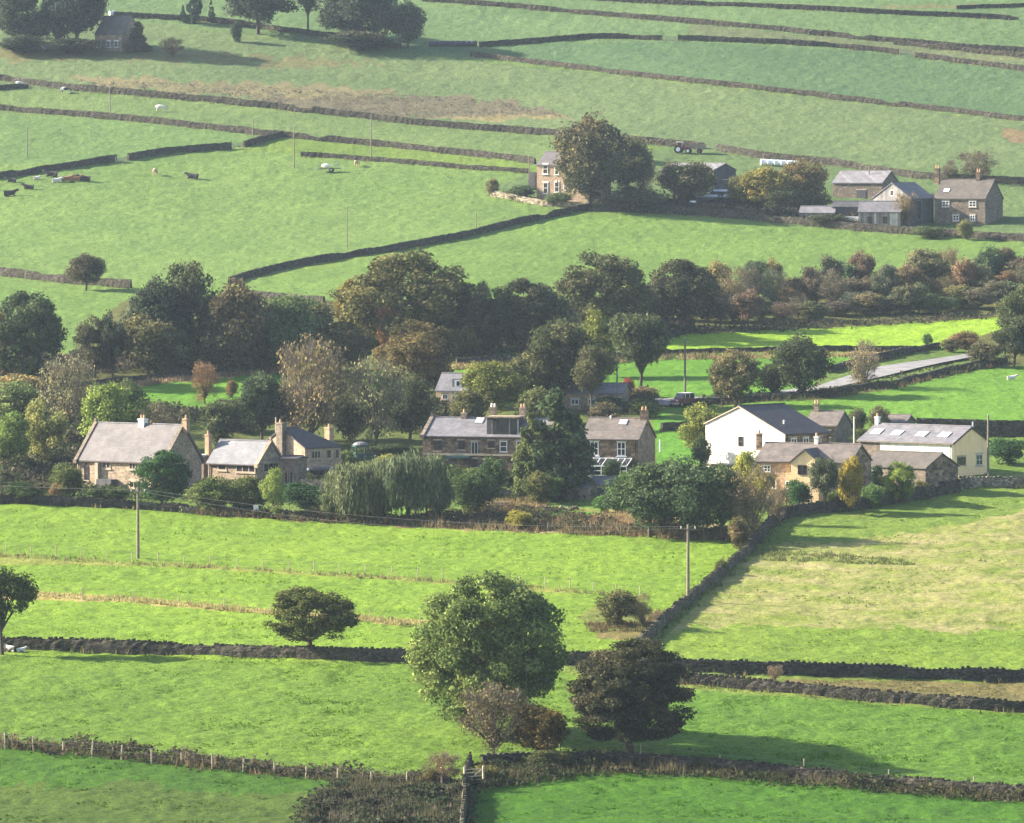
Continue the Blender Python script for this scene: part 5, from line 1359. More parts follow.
h.door('F', 452, 7, 14, 'board_dark')
dz = -h.W / 2 + .35
dm = h.block('dormer', 'slate_dark', 490, 520, 418.5, 437, dz + 3.0, 3.0, h.roof)
h.block('dormer_roof', 'stone_tan', 488.5, 521.5, 416.8, 418.4, dz + 3.2, 3.6, dm)
for a, b_ in ((493, 497), (499, 508), (511, 517)):
    w_ = h.block('dormer_window', 'glass', a, b_, 421, 435, dz + .06, .1, dm)
for a in (492, 498, 509.5, 518): h.block('dormer_post', 'white_paint' if a < 500 else 'metal', a - .5, a + .5, 420, 436, dz + .12, .12, dm)
h.chimney(493, 408.5, 6, 'stone_tan', 2, 'pot_white'); h.chimney(523, 408.5, 6, 'stone_tan', 2, 'pot'); h.chimney(463.5, 414.5, 5, 'stone_tan', 1, 'pot')
h.rooflight(479.5, 423.5, 7, 4)
# 5 cottage
h = House('stone_cottage', 'stone cottage with white windows and a white conservatory, right of the tall evergreens', 638, 477, 'R', 56, 18, 17, 37.5, 56.5, 'stone_dark', 'slate_brown', W=8.1, gable_mat='stone_brown')
h.gutter()
h.window('F', 621.5, 449, 8.5, 14, 1, 1, 'white_paint', 'white_paint'); h.window('F', 594.5, 449, 8.5, 14, 1, 1, 'white_paint', 'white_paint')
h.chimney(645, 411, 7, 'stone_dark', 2, 'pot'); h.chimney(611.5, 420.5, 4, 'pot_white', 1, 'pot_white'); h.rooflight(624, 424.5, 7, 4)
# conservatory as a part
u0, u1 = h.fu(582), h.fu(632); z1, z0, zt = h.zz(465.5), h.zz(478), h.zz(458.5); y0 = -h.W / 2; d = 2.6
cons = MB()
for i in range(9):
    u = u0 + (u1 - u0) * i / 8
    cons.box((u, y0 - d, (z0 + z1) / 2), (.12, .12, z1 - z0)); cons.tube((u, y0 - d, z1), (u, y0 - .05, zt), .06, .06, 5)
cons.box(((u0 + u1) / 2, y0 - d, z1), (u1 - u0 + .1, .16, .16)); cons.box(((u0 + u1) / 2, y0 - d, (z0 + z1) / 2 + .2), (u1 - u0, .10, .1)); cons.box(((u0 + u1) / 2, y0 - .06, zt), (u1 - u0, .12, .14))
cons.box(((u0 + u1) / 2, y0 - d, z0 + .2), (u1 - u0 - .2, .10, .5))
c_ = cons.build('conservatory', M['white_paint'], h.root)
MB().box(((u0 + u1) / 2, y0 - d + .04, (z0 + z1) / 2), (u1 - u0 - .1, .03, z1 - z0 - .1)).build('pane', M['glass'], c_)
dirv = Vector((0, d, zt - z1)); nn = Vector((1, 0, 0)).cross(dirv.normalized())
MB().obox(Vector(((u0 + u1) / 2, y0 - d / 2, (z1 + zt) / 2)) + nn * -.02, (1, 0, 0), dirv.normalized(), nn, u1 - u0 - .1, dirv.length - .1, .03).build('glazed_roof', M['glass'], c_)
# sheds in front
for cx, by, f, g_, eh, rh, lab in [(588, 500, 24, 7, 12, 18, 'grey-roofed garden shed left of the other, in front of the stone cottage'), (612, 498, 22, 6, 14, 20, 'grey-roofed garden shed right of the other, in front of the conservatory')]:
    s_ = House('garden_shed', lab, cx, by, 'R', f, g_, 20, eh, rh, 'wood', 'slate_grey', 'shed', W=3, rooft=.08)
    s_.door('F', cx - f / 2, 6, 10, 'board_dark')
# 6 white barn
h = House('white_barn_house', 'white rendered barn conversion with broad gable and dark roof', 785, 474, 'L', 47, 77, 48, 39.5, 66, 'stone_dark', 'slate_dark', ehb=48, rf=.57, gable_mat='white')
h.barge('ashlar', .12); h.gutter()
h.window('G', 742.5, 443, 5, 10, 0, 1, 'dark_paint', None)
h.window('F', 794, 442, 6, 7, 1, 0, 'white_paint'); h.window('F', 807, 442, 6, 7, 1, 0, 'white_paint'); h.window('F', 822, 442, 5, 7, 1, 0, 'dark_paint')
u = h.fu(799); MB().tube((u, -h.W * .32, h.zz(436)), (u, -h.W * .32, h.zz(421)), .12, .12, 7).build('flue', M['pot_white'], h.roof)
o, ax, nn, cf = h.frame('G')
m = MB()
for i in range(9):
    v = h.gv(710 + i * 3) * -1
    m.obox(o + ax * v + nn * 1.2 + Vector((0, 0, h.zz(462))), ax, nn, (0, 0, 1), .07, .07, 1.4)
v0, v1 = -h.gv(709), -h.gv(735)
m.obox(o + ax * (v0 + v1) / 2 + nn * 1.2 + Vector((0, 0, h.zz(457))), ax, nn, (0, 0, 1), abs(v1 - v0), .1, .1)
m.build('balcony_rail', M['white_paint'], h.root)
MB().obox(o + ax * (v0 + v1) / 2 + nn * .65 + Vector((0, 0, h.zz(467))), ax, nn, (0, 0, 1), abs(v1 - v0), 1.25, .15).build('balcony_floor', M['wood'], h.root)
# 7 pinkish cottage
h = House('stone_cottage', 'pinkish stone cottage with a cream cross gable in front of the white barn', 850, 505, 'R', 93, 17, 22, 42, 58.5, 'stone_pink', 'slate_brown', gable_mat='stone_dark', W=8)
h.gutter()
h.window('F', 767, 470, 10, 7, 2, 1, 'white_paint'); h.window('F', 774, 486, 7, 8, 1, 0, 'white_paint'); h.window('F', 790, 486, 7, 8, 1, 0, 'white_paint'); h.window('F', 793.5, 470, 4, 7, 0, 0, 'dark_paint')
h.chimney(762, 436, 5, 'stone_dark', 1, 'pot'); h.chimney(819, 438, 4, 'pot_white', 1, 'pot')
u0, u1 = h.fu(796), h.fu(823.5); um = (u0 + u1) / 2; y0 = -h.W / 2; zt = h.zz(450.5); ze = h.zz(462.5); dp = 1.6
MB().prism([(u0, y0 - dp, -1.4), (u0, y0 - dp, ze), (um, y0 - dp, zt), (u1, y0 - dp, ze), (u1, y0 - dp, -1.4)], (0, dp + 1.6, 0)).build('wing_wall', M['cream'], h.root)
k = (zt - ze) / (um - u0); o_ = .25; tk = .16
ring = [(u0 - o_, ze - o_ * k), (um, zt), (u1 + o_, ze - o_ * k), (u1 + o_, ze - o_ * k + tk), (um, zt + tk), (u0 - o_, ze - o_ * k + tk)]
vs_ = [(a, y0 - dp - .2, b_ + .03) for a, b_ in ring] + [(a, y0 + 4.0, b_ + .03) for a, b_ in ring]
MB().add(vs_, [(0, 1, 7, 6), (1, 2, 8, 7), (2, 3, 9, 8), (3, 4, 10, 9), (4, 5, 11, 10), (5, 0, 6, 11), (0, 5, 4, 1), (1, 4, 3, 2), (6, 7, 10, 11), (7, 8, 9, 10)]).build('wing_roof', M['slate_dark'], h.root)
c = Vector((um - .3, y0 - dp, h.zz(470))); m = MB()
for du in (-.55, 0, .55): m.box(c + Vector((du, -.05, 0)), (.08, .06, 1.1))
for dz_ in (-.55, 0, .55): m.box(c + Vector((0, -.05, dz_)), (1.18, .055, .08))
f_ = m.build('window', M['dark_paint'], h.root); MB().box(c + Vector((0, -.02, 0)), (1.05, .03, 1.05)).build('pane', M['glass'], f_)
# 8 long white building
h = House('long_white_building', 'long white building with grey roof, four bright rooflights and a cream gable end', 953, 478, 'R', 90, 40, 38, 34.5, 49.5, 'white', 'slate_grey', 'building', gable_mat='cream')
h.gutter('stone_brown'); h.barge('dark_paint', .2)
h.block('end_wall', 'stone_brown', 863.2, 883, 444, 482, -h.W / 2 + .02, .06)
h.window('G', 962, 461.5, 9.5, 8, 0, 0, 'dark_paint', 'ashlar'); h.window('G', 982, 461.5, 7, 11, 1, 1, 'metal', 'ashlar'); 
for px, py in ((882, 436), (901.5, 436.5), (925, 437), (946.5, 437)): h.rooflight(px, py, 9, 4)
h.chimney(883.5, 420, 4, 'pot_white', 1, 'pot')
u = h.fu(948); MB().tube((h.L / 2 - .8, h.W * .2, h.rh - .8), (h.L / 2 - .8, h.W * .2, h.rh + .7), .13, .13, 7).build('flue', M['metal'], h.roof)
# 9 stone barn
h = House('stone_barn', 'low dark stone barn with mossy brown roof in front of the long white building', 925.5, 495, 'R', 60, 36, 38, 27, 40, 'stone_brown', 'slate_moss', 'barn', gable_mat='stone_dark')
h.block('end_wall', 'white', 864.6, 876, 470.5, 488, -h.W / 2 + .02, .06); h.window('F', 868, 485, 6, 4, 0, 0, 'dark_paint', None)
h.window('F', 908, 484, 6, 7, 0, 0, 'dark_paint'); h.window('G', 943, 484, 8, 5, 0, 0, 'stone_brown', None)
# 10 house with white dormer
h = House('small_house', 'small grey house with one white dormer, half hidden among trees behind the terrace', 470, 410, 'R', 34, 6, 15, 19, 35, 'cream', 'slate_grey', W=7)
h.window('F', 445, 397, 5, 5, 1, 0, 'white_paint'); h.window('F', 455, 397, 5, 5, 1, 0, 'white_paint')
dm = h.block('dormer', 'slate_grey', 454, 462, 379, 388, -h.W / 2 + 2.6, 2.0, h.roof)
h.block('dormer_window', 'white_paint', 454.5, 461.5, 380, 387, -h.W / 2 + .64, .1, dm); h.block('pane', 'glass', 456.5, 459.5, 381.5, 386, -h.W / 2 + .56, .05, dm)
# 11 bungalow
h = House('bungalow', 'low grey-roofed bungalow under the trees behind the stone cottage', 622, 410, 'R', 66, 6, 12, 16.5, 25, 'stone_tan', 'slate_grey', W=7)
for px in (575, 592, 606): h.window('F', px, 402, 8, 6, 1, 0, 'white_paint')
h.door('F', 618, 5, 12)
h.chimney(592, 382, 4, 'stone_tan', 1, 'pot')
# 12 houses behind the white barn
h = House('stone_cottage', 'stone cottage with one tall chimney peeping from behind the white barn', 836, 448, 'R', 30, 7, 20, 22, 35, 'stone_brown', 'slate_brown', W=7)
h.chimney(818.5, 404.5, 5, 'stone_tan', 2, 'pot'); h.window('F', 828, 434, 5, 6, 1, 0, 'dark_paint')
h = House('stone_outhouse', 'little stone outhouse roof peeping over the long white building', 905, 436, 'R', 26, 6, 25, 13, 19.5, 'stone_brown', 'slate_brown', 'outhouse', W=4)
h.chimney(883, 414, 4, 'stone_tan', 1, 'pot')
# ---- far farm
h = House('farmhouse', 'far farmhouse with white windows, half hidden by the great tree', 592, 203, 'R', 55, 12, 25, 38, 51, 'stone_pink', 'slate_lilac', W=9)
for px, py, w, hh in ((545.5, 169, 5, 10), (545.8, 188, 5, 11), (557, 187, 4.5, 10), (566, 186, 4.5, 9), (557, 170, 4, 9), (578, 170, 4, 9)): h.window('F', px, py, w, hh, 0, 1, 'white_paint', 'white_paint')
h.chimney(559, 146, 4, 'stone_dark', 2, 'pot'); h.block('porch', 'board_dark', 532, 538, 172, 190, h.W * .2, 3)
h = House('farm_barn', 'dark farm barn with pale roof edge and board gable, middle of the far farm', 714, 193, 'R', 52, 23, 35, 23, 29, 'board_dark', 'sheet', 'barn', gable_mat='board_dark')
m = h.door('G', 728, 10, 13, 'board_dark', 'barn_door')
h = House('farm_shed', 'pale roofed farm shed at the back of the far farm', 882, 200, 'R', 48, 10, 25, 17, 28.5, 'stone_brown', 'sheet', 'shed', W=9)
h.door('F', 862, 9, 10, 'board_dark', 'shed_door')
h = House('board_barn', 'grey boarded barn with broad gable, in front of the pale roofed shed', 911, 226, 'L', 25, 36, 50, 28, 42.5, 'board_dark', 'sheet', 'barn', gable_mat='board_grey')
h.window('G', 893, 193, 4, 6, 0, 0, 'white_paint', None); h.window('F', 920, 210, 5, 20, 0, 0, 'board_grey', None, 'door_opening')
h = House('striped_shed', 'lean-to shed with pale striped boards against the grey boarded barn', 900, 227, 'R', 41, 4, 12, 15, 25, 'board_stripe', 'slate_grey', 'shed', W=5)
h.window('F', 870, 220, 4, 7, 0, 0, 'board_dark', None, 'door_opening'); h.window('F', 885, 220, 4, 7, 0, 0, 'board_dark', None, 'door_opening')
h = House('open_shed', 'dark open-fronted shed left of the striped shed', 859, 222, 'R', 26, 4, 12, 15, 20, 'board_dark', 'board_dark', 'shed', W=4)
h = House('low_shed', 'low pale wall and roof of a shed right of the brown-topped farm tree', 834, 222, 'R', 34, 4, 12, 9, 15, 'sheet', 'sheet', 'shed', W=4)
h = House('farmhouse', 'right-hand farmhouse of the far farm, brown stone with two chimneys', 985, 225, 'R', 49, 23, 25, 26.5, 45, 'stone_brown', 'slate_moss', W=9.6, gable_mat='stone_brown')
for px, py, w in ((947, 204, 7), (973, 204, 7), (957, 218, 6), (973, 218, 5)): h.window('F', px, py, w, 6, 1, 1, 'white_paint', 'ashlar')
h.chimney(941, 168, 4.5, 'stone_dark', 2, 'pot'); h.chimney(981, 172, 4.5, 'stone_dark', 2, 'pot'); h.rooflight(949, 191, 5, 2.5)
# ---- hilltop farmhouse
h = House('hilltop_farmhouse', 'brown roofed farmhouse between the dark trees at the top left', 122, 52, 'R', 28, 9, 28, 18, 36, 'stone_tan', 'slate_brown', W=8)
for px in (98, 108, 116): h.window('F', px, 44, 4, 6, 0, 1, 'white_paint', 'white_paint')
h.chimney(99, 12, 4, 'stone_tan', 1, 'pot')

# ================================================================ POLES AND WIRES
def pole(px, base, top, label, r=.14, mat='pole', arm=False):
    p = g1(px, base); s = scl(p); h = (base - top) / s
    root = empty('telegraph_pole', p); tag(root, label, 'pole')
    MB().tube((0, 0, -.4), (0, 0, h), r * 1.15, r * .8, 8).build('shaft', M[mat], root)
    if arm:
        MB().box((0, 0, h - .5), (1.7, .1, .12)).build('crossarm', M[mat], root)
        for x in (-.75, 0, .75): MB().tube((x, 0, h - .44), (x, 0, h - .2), .05, .04, 6).build('insulator', M['pot_white'], root)
    else:
        MB().tube((0, 0, h), (0, 0, h + .12), r * .9, .02, 8).build('cap', M['metal'], root)
    return p + Vector((0, 0, h - .25))
pa = pole(138, 559, 487, 'wooden pole in the bright left meadow near the largest stone house', .16, arm=True)
pb = pole(688, 601, 524, 'wooden pole beside the lit diagonal wall', .16, arm=True)
pole(685, 394, 338, 'tall dark pole rising behind the parked car', .15)
pole(988, 478, 415, 'dark pole in front of the cream gable end', .15)
pole(729, 402, 355, 'pale thin pole in front of the brown-green tree', .10, 'pale_wood')
pole(617, 411, 352, 'grey pole at the right end of the low bungalow', .12)
pole(854, 452, 417, 'pale thin pole behind the white barn roof', .09, 'pot_white')
pole(276, 456, 418, 'pale pole behind the hip-roofed stone house', .12, 'pale_wood')
pole(27, 157, 126, 'thin pole in the left hill field above the resting cattle', .11)
pole(110, 117, 87, 'thin pole right of the white cow', .11)
pole(253, 137, 119, 'short thin pole by the junction of hill walls', .10)
pole(294, 168, 127, 'thin pole left of the white feeder trailer', .11)
pole(371, 161, 120, 'thin pole right of the white feeder trailer', .11)
pole(347, 248, 206, 'thin pole in the middle of the hill pasture', .09)
pole(476, 228, 212, 'short thin pole near the diagonal hill wall', .09)
pole(529, 180, 156, 'thin pole left of the far left farmhouse', .10)
pole(869, 196, 167, 'pole at the far farm in front of the pale roofed shed', .12)
pole(811.5, 507, 480, 'white washing-line post in the garden of the pinkish cottage', .08, 'white_paint')
pole(660, 452, 440, 'white post left of the yellow-green tree', .10, 'white_paint')
pole(576, 398, 366, 'slender pale post among the trees above the bungalow', .08, 'pale_wood')

def wire(a, b_, sag, label, r=.012, n=14):
    m = MB(); a = Vector(a); b_ = Vector(b_); pts = []
    for i in range(n + 1):
        t = i / n; q = a.lerp(b_, t); q.z -= sag * 4 * t * (1 - t); pts.append(q)
    for u, v in zip(pts[:-1], pts[1:]): m.tube(u, v, r, r, 4)
    o = m.build('overhead_wire', M['wire']); tag(o, label, 'wire')
lft = pa + Vector((-38, 22, 1)); rgt = pb + Vector((55, 18, 3))
wire(lft, pa, .5, 'overhead wire running left from the meadow pole')
wire(pa + Vector((.6, .4, 0)), pb + Vector((-.6, .4, 0)), 1.3, 'upper overhead wire spanning the two meadow poles')
wire(pa + Vector((0, -.4, -.1)), pb + Vector((0, -.4, -.1)), 2.0, 'lower overhead wire spanning the two meadow poles')
wire(pb, rgt, .8, 'overhead wire running right from the pole by the diagonal wall')

# ================================================================ ANIMALS
def cow(px, py, lying, mat, label, rz=0.0, size=1.0, cat='cow', sheep=False):
    p = g1(px, py)
    root = bpy.data.objects.new('sheep' if sheep else 'cow', bpy.data.meshes.new('body'))
    me = root.data
    if lying:
        sp = [(-.85, 0, .42, .30), (-.35, 0, .50, .40), (.25, 0, .50, .40), (.65, 0, .55, .30), (1.0, 0, .85, .19), (1.22, 0, .98, .17), (1.5, 0, .84, .10)]
        ed = [(i, i + 1) for i in range(6)]
        leg = [(-.6, .32, .2, .17), (-.15, .46, .12, .09), (-.6, -.32, .2, .17), (-.15, -.46, .12, .09), (.6, .3, .2, .12), (.95, .34, .1, .07), (.6, -.3, .2, .12), (.95, -.34, .1, .07)]
        vs_ = sp + leg; n = 7
        ed += [(0, n), (n, n + 1), (0, n + 2), (n + 2, n + 3), (3, n + 4), (n + 4, n + 5), (3, n + 6), (n + 6, n + 7)]
    else:
        sp = [(-.95, 0, 1.18, .24), (-.5, 0, 1.10, .36), (.1, 0, 1.06, .40), (.6, 0, 1.10, .33), (.95, 0, .98, .2), (1.2, 0, .62, .16), (1.42, 0, .34, .10)]
        ed = [(i, i + 1) for i in range(6)]
        leg = []
        for x, sy in ((-.8, .24), (-.8, -.24), (.6, .2), (.6, -.2)):
            hind = x < 0
            leg += [(x, sy, .85, .17 if hind else .13), (x + (.10 if hind else 0), sy, .58, .10), (x + (-.10 if hind else .02), sy, .36, .07), (x - (.04 if hind else 0), sy, 0.03, .065)]
        vs_ = sp + leg; n = 7
        for k in range(4):
            ed += [(1 if k < 2 else 3, n + 4 * k), (n + 4 * k, n + 4 * k + 1), (n + 4 * k + 1, n + 4 * k + 2), (n + 4 * k + 2, n + 4 * k + 3)]
        vs_ += [(-1.2, 0, 1.1, .05), (-1.26, 0, .6, .04)]; ed += [(0, len(vs_) - 2), (len(vs_) - 2, len(vs_) - 1)]
    hi = 5; k = len(vs_); hx, hy, hz, _ = vs_[hi]
    vs_ += [(hx - .08, .22, hz + .1, .055), (hx - .08, -.22, hz + .1, .055)]; ed += [(hi, k), (hi, k + 1)]
    me.from_pydata([(a * size, b_ * size, c * size) for a, b_, c, _ in vs_], ed, [])
    md = root.modifiers.new('skin', 'SKIN'); md.use_smooth_shade = True
    sv = me.skin_vertices[0].data
    for i, v in enumerate(vs_): sv[i].radius = (v[3] * size, v[3] * size)
    sv[1].use_root = True
    sb = root.modifiers.new('round', 'SUBSURF'); sb.levels = 1; sb.render_levels = 1
    me.materials.append(M[mat])
    COL.objects.link(root); root.location = p; root.rotation_euler = (0, 0, rz)
    return tag(root, label, cat)
cow(161, 111.5, False, 'hide_white', 'white cow grazing with its head to the right, between two hill walls', -.15)
cow(66, 93.5, False, 'hide_patch', 'black and white cow standing under the tan heather band', .3)
cow(20, 86.5, False, 'hide_white', 'small pale cow at the left edge by the stub of wall', .1, .8)
cow(11, 652.5, True, 'hide_patch', 'black and white cow lying by the dark wall at the left edge', 2.6, .8)
cow(20, 652.5, True, 'hide_white', 'white calf lying right of the black and white cow by the dark wall', .4, .55)
cow(155.5, 175.5, False, 'hide_tan', 'tan cow standing left of the lone black resting cow', 1.4)
cow(193, 179, True, 'hide_black', 'lone black cow resting in the middle of the hill field', 2.9, 1.25)
cow(52, 177, True, 'hide_black', 'black cow resting against the wall, above the pale one', 3.0, 1.3)
cow(56, 182.5, True, 'hide_white', 'pale cow resting among the brown ones by the wall', .2, 1.0)
cow(66, 181.5, True, 'hide_brown', 'brown cow resting left of its brown neighbour', .1, 1.2)
cow(75, 181.5, True, 'hide_brown', 'brown cow resting next to the black cow at the right of the herd', .0, 1.2)
cow(85, 181.5, True, 'hide_black', 'black cow resting at the right end of the herd', 3.1, 1.3)
cow(36, 179.5, True, 'hide_white', 'pale calf resting close under the wall', .3, .7)
cow(12, 182.5, True, 'hide_black', 'dark cow resting near the left edge, by the wall', 3.0, 1.0)
cow(29, 189.5, True, 'hide_black', 'dark cow resting below the pale calf', 3.0, 1.1)
cow(9, 196, True, 'hide_black', 'dark cow resting lowest at the left edge', .1, 1.3)
cow(357, 166.5, False, 'hide_tan', 'tan and white cow right of the white feeder trailer', 1.2, .9)
cow(1011, 380, True, 'hide_white', 'white sheep resting alone in the field at the right edge', .2, .75, 'sheep', True)

# ================================================================ VEHICLES AND FARM THINGS
def wheel(parent, x, y, r, w, hub='metal'):
    t = MB().tube((x, y - w / 2, r), (x, y + w / 2, r), r, r, 16).build('wheel', M['rubber'], parent)
    MB().tube((x, y - w / 2 - .02, r), (x, y + w / 2 + .02, r), r * .55, r * .55, 12).build('rim', M[hub], t)
# parked car
p = g1(682, 406.5)
car = empty('parked_car', p, R(-128)); tag(car, 'dark maroon four-wheel-drive with white roof parked on the lane', 'car')
prof = [(-2.0, .55), (-2.05, 1.05), (-1.95, 1.15), (-.1 - 1.75, 1.2), (.75, 1.2), (1.0, 1.12), (1.95, 1.02), (2.08, .9), (2.08, .55)]
MB().prism([(x, -.9, z) for x, z in prof], (0, 1.8, 0)).build('body', M['maroon'], car, bevel=.06)
cab = [(-1.95, 1.2), (-1.8, 1.86), (.25, 1.86), (.85, 1.2)]
MB().prism([(x, -.8, z) for x, z in cab], (0, 1.6, 0)).build('cabin', M['glass'], car, bevel=.04)
MB().box((-.78, 0, 1.9), (2.15, 1.64, .1)).build('roof', M['white_paint'], car, bevel=.03)
m = MB()
for x in (-1.9, -.75, .3):
    for y in (-.81, .81): m.box((x, y, 1.53), (.14, .05, .64))
m.build('pillar', M['white_paint'], car)
for x in (-1.25, 1.3):
    for y in (-.82, .82): wheel(car, x, y, .38, .24)
for y in (-.65, .65):
    MB().box((2.08, y, .88), (.06, .3, .18)).build('headlight', M['white_paint'], car); MB().box((-2.05, y, .95), (.06, .2, .25)).build('tail_light', M['red'], car)
MB().box((2.1, 0, .55), (.12, 1.75, .18)).build('bumper', M['metal'], car); MB().box((-2.08, 0, .55), (.12, 1.75, .18)).build('bumper', M['metal'], car)
MB().box((-2.1, 0, .78), (.03, .52, .12)).build('number_plate', M['white_paint'], car)
# small white car by the bungalow
p = g1(613, 411); c2 = empty('parked_car', p, R(-60)); tag(c2, 'small white car half hidden behind the clipped hedge by the bungalow', 'car')
MB().prism([(x, -.8, z) for x, z in [(-1.7, .35), (-1.75, .85), (-1.0, .95), (-.7, .95), (1.0, .92), (1.75, .78), (1.8, .35)]], (0, 1.6, 0)).build('body', M['white_paint'], c2, bevel=.06)
MB().prism([(x, -.7, z) for x, z in [(-1.5, .93), (-1.1, 1.42), (.2, 1.42), (.9, .93)]], (0, 1.4, 0)).build('cabin', M['glass'], c2, bevel=.04)
MB().box((-.45, 0, 1.44), (1.25, 1.36, .06)).build('roof', M['white_paint'], c2)
for x in (-1.1, 1.15):
    for y in (-.75, .75): wheel(c2, x, y, .3, .2)
# tractor
p = g1(682, 153.5); tr = empty('tractor', p, R(-12)); tr.scale = (.9, .9, .9); tag(tr, 'red tractor with white cab roof by the wall above the far farm', 'tractor')
MB().box((.75, 0, 1.15), (2.2, .75, .75)).box((1.9, 0, 1.1), (.15, .7, .6)).build('bonnet', M['red'], tr, bevel=.06)
MB().box((-.6, 0, .95), (1.2, 1.0, .5)).build('chassis', M['blue'], tr)
MB().prism([(x, -.65, z) for x, z in [(-1.15, 1.2), (-1.05, 2.45), (.15, 2.45), (.3, 1.2)]], (0, 1.3, 0)).build('cab', M['glass'], tr)
MB().box((-.45, 0, 2.55), (1.5, 1.5, .16)).build('cab_roof', M['white_paint'], tr, bevel=.05)
for x in (-1.0, .1):
    for y in (-.67, .67): MB().box((x, y, 1.85), (.1, .08, 1.25)).build('cab_post', M['white_paint'], tr)
for y in (-.85, .85): wheel(tr, -.7, y, .92, .5, 'white_paint'); wheel(tr, 1.5, y, .58, .34, 'white_paint'); MB().prism([(-1.55, y - .28, 1.3), (-1.2, y - .28, 1.95), (-.3, y - .28, 1.95), (.1, y - .28, 1.4), (-.35, y - .28, 1.8), (-1.1, y - .28, 1.8)], (0, .56, 0)).build('mudguard', M['red'], tr)
MB().tube((1.2, .2, 1.5), (1.2, .2, 2.4), .06, .06, 7).build('exhaust', M['rubber'], tr)
p = g1(698, 153.5); im = empty('farm_trailer', p, R(-10)); tag(im, 'navy farm trailer hitched beside the red tractor', 'trailer')
MB().box((0, 0, 1.0), (3.0, 1.6, .14)).box((0, .78, 1.45), (3.0, .06, .9)).box((0, -.78, 1.45), (3.0, .06, .9)).box((-1.47, 0, 1.45), (.06, 1.5, .9)).box((1.47, 0, 1.45), (.06, 1.5, .9)).build('bed', M['wood'], im)
MB().box((-2.0, 0, .8), (1.2, .12, .12)).build('drawbar', M['metal'], im)
for y in (-.85, .85): wheel(im, .3, y, .45, .26, 'red')
# bales
def bale(px, py, mat, label, group, rz, k=0):
    p = g1(px, py); r = .62
    o = empty('silage_bale', p, rz); tag(o, label, 'bale', group)
    m = MB(); n = 18
    for x0, x1, r0, r1 in ((-.6, -.5, r * .86, r), (-.5, .5, r, r), (.5, .6, r, r * .86)): m.tube((x0, 0, r), (x1, 0, r), r0, r1, n)
    m.build('wrap', M[mat], o, smooth=False)
    MB().tube((.6, 0, r), (.63, 0, r), r * .6, r * .55, n).build('end_fold', M[mat], o)
words_ = ['first', 'second', 'third', 'fourth', 'fifth', 'sixth', 'seventh', 'eighth', 'ninth', 'tenth']
for i in range(9): bale(431 + i * 5.4, 46.5 - i * .05, 'black_wrap', f'black wrapped silage bale by the hilltop clump, {words_[i]} from the left in its row', 'row of black silage bales', .1)
for i in range(6): bale(763.5 + i * 6.6, 165.2 + i * .35, 'white_wrap', f'white wrapped silage bale above the far farm, {words_[i]} from the left in its row', 'row of white silage bales', .1)
bale(44, 50, 'white_wrap', 'single white bale under the trees at the top left corner', None, .4); bale(112, 16, 'white_wrap', 'single white bale behind the hilltop farmhouse roof', None, .4); bale(117, 49.5, 'white_wrap', 'single white bale at the right corner of the hilltop farmhouse', None, .8)
# sheeted low clamps
def clamp(px, py, w, hgt, mat, label, name='sheeted_clamp'):
    p = g1(px, py); s = scl(p); L = w / s; h = hgt / s
    o = empty(name, p, -.08); tag(o, label, 'silage clamp')
    MB().prism([(-L / 2, -1.2, -.3), (-L / 2, -1.2, h * .75), (-L / 2, -.4, h), (-L / 2, .6, h), (-L / 2, 1.3, h * .7), (-L / 2, 1.3, -.3)], (L, 0, 0)).build('heap', M['black_wrap'], o)
    MB().prism([(-L / 2 - .05, -1.25, h * .72), (-L / 2 - .05, -.4, h + .03), (-L / 2 - .05, .6, h + .03), (-L / 2 - .05, .6, h + .09), (-L / 2 - .05, -.4, h + .09), (-L / 2 - .05, -1.3, h * .8)], (L + .1, 0, 0)).build('sheet', M[mat], o)
clamp(723, 196, 26, 6, 'white_wrap', 'low white-sheeted clamp directly below the dark farm barn'); clamp(714, 203, 42, 8, 'white_wrap', 'longer white-sheeted clamp, in front of the other'); clamp(773, 205, 14, 9, 'green_wrap', 'green-sheeted heap under the farm trees')
clamp(693, 206, 6, 5, 'white_wrap', 'small white-topped heap left of the sheeted clamps')
# cattle feeder trailer on the hill
p = g1(330, 172); ft = empty('feeder_trailer', p, -.1); tag(ft, 'white tank and metal hurdles on a low trailer in the hill pasture', 'trailer')
MB().box((0, 0, .7), (4.2, 1.7, .2)).build('bed', M['wood'], ft); MB().ball((-.8, 0, 1.25), (.9, .5, .42), 12, 8).build('tank', M['white_paint'], ft, smooth=True)
for x in (-2.0, .9, 1.4, 1.9): MB().box((x, -.7, 1.5), (.1, .08, 1.5)).build('hurdle_post', M['metal'], ft)
MB().box((1.4, -.7, 1.9), (1.1, .05, .08)).box((1.4, -.7, 1.3), (1.1, .05, .08)).build('hurdle_rail', M['metal'], ft); MB().box((-2.6, 0, .5), (1.2, .1, .1)).build('drawbar', M['metal'], ft)
for y in (-.8, .8): wheel(ft, .3, y, .42, .24)
# white box trailer below the open shed
p = g1(846, 224); bx = empty('cattle_trailer', p, -.1); tag(bx, 'pale blue-white flat trailer below the dark open shed', 'trailer')
MB().box((0, 0, .95), (4.6, 1.9, .9)).build('box_body', M['white_wrap'], bx, bevel=.05); MB().box((-2.8, 0, .5), (1.1, .1, .1)).build('drawbar', M['metal'], bx)
for y in (-.9, .9): wheel(bx, .4, y, .36, .24)
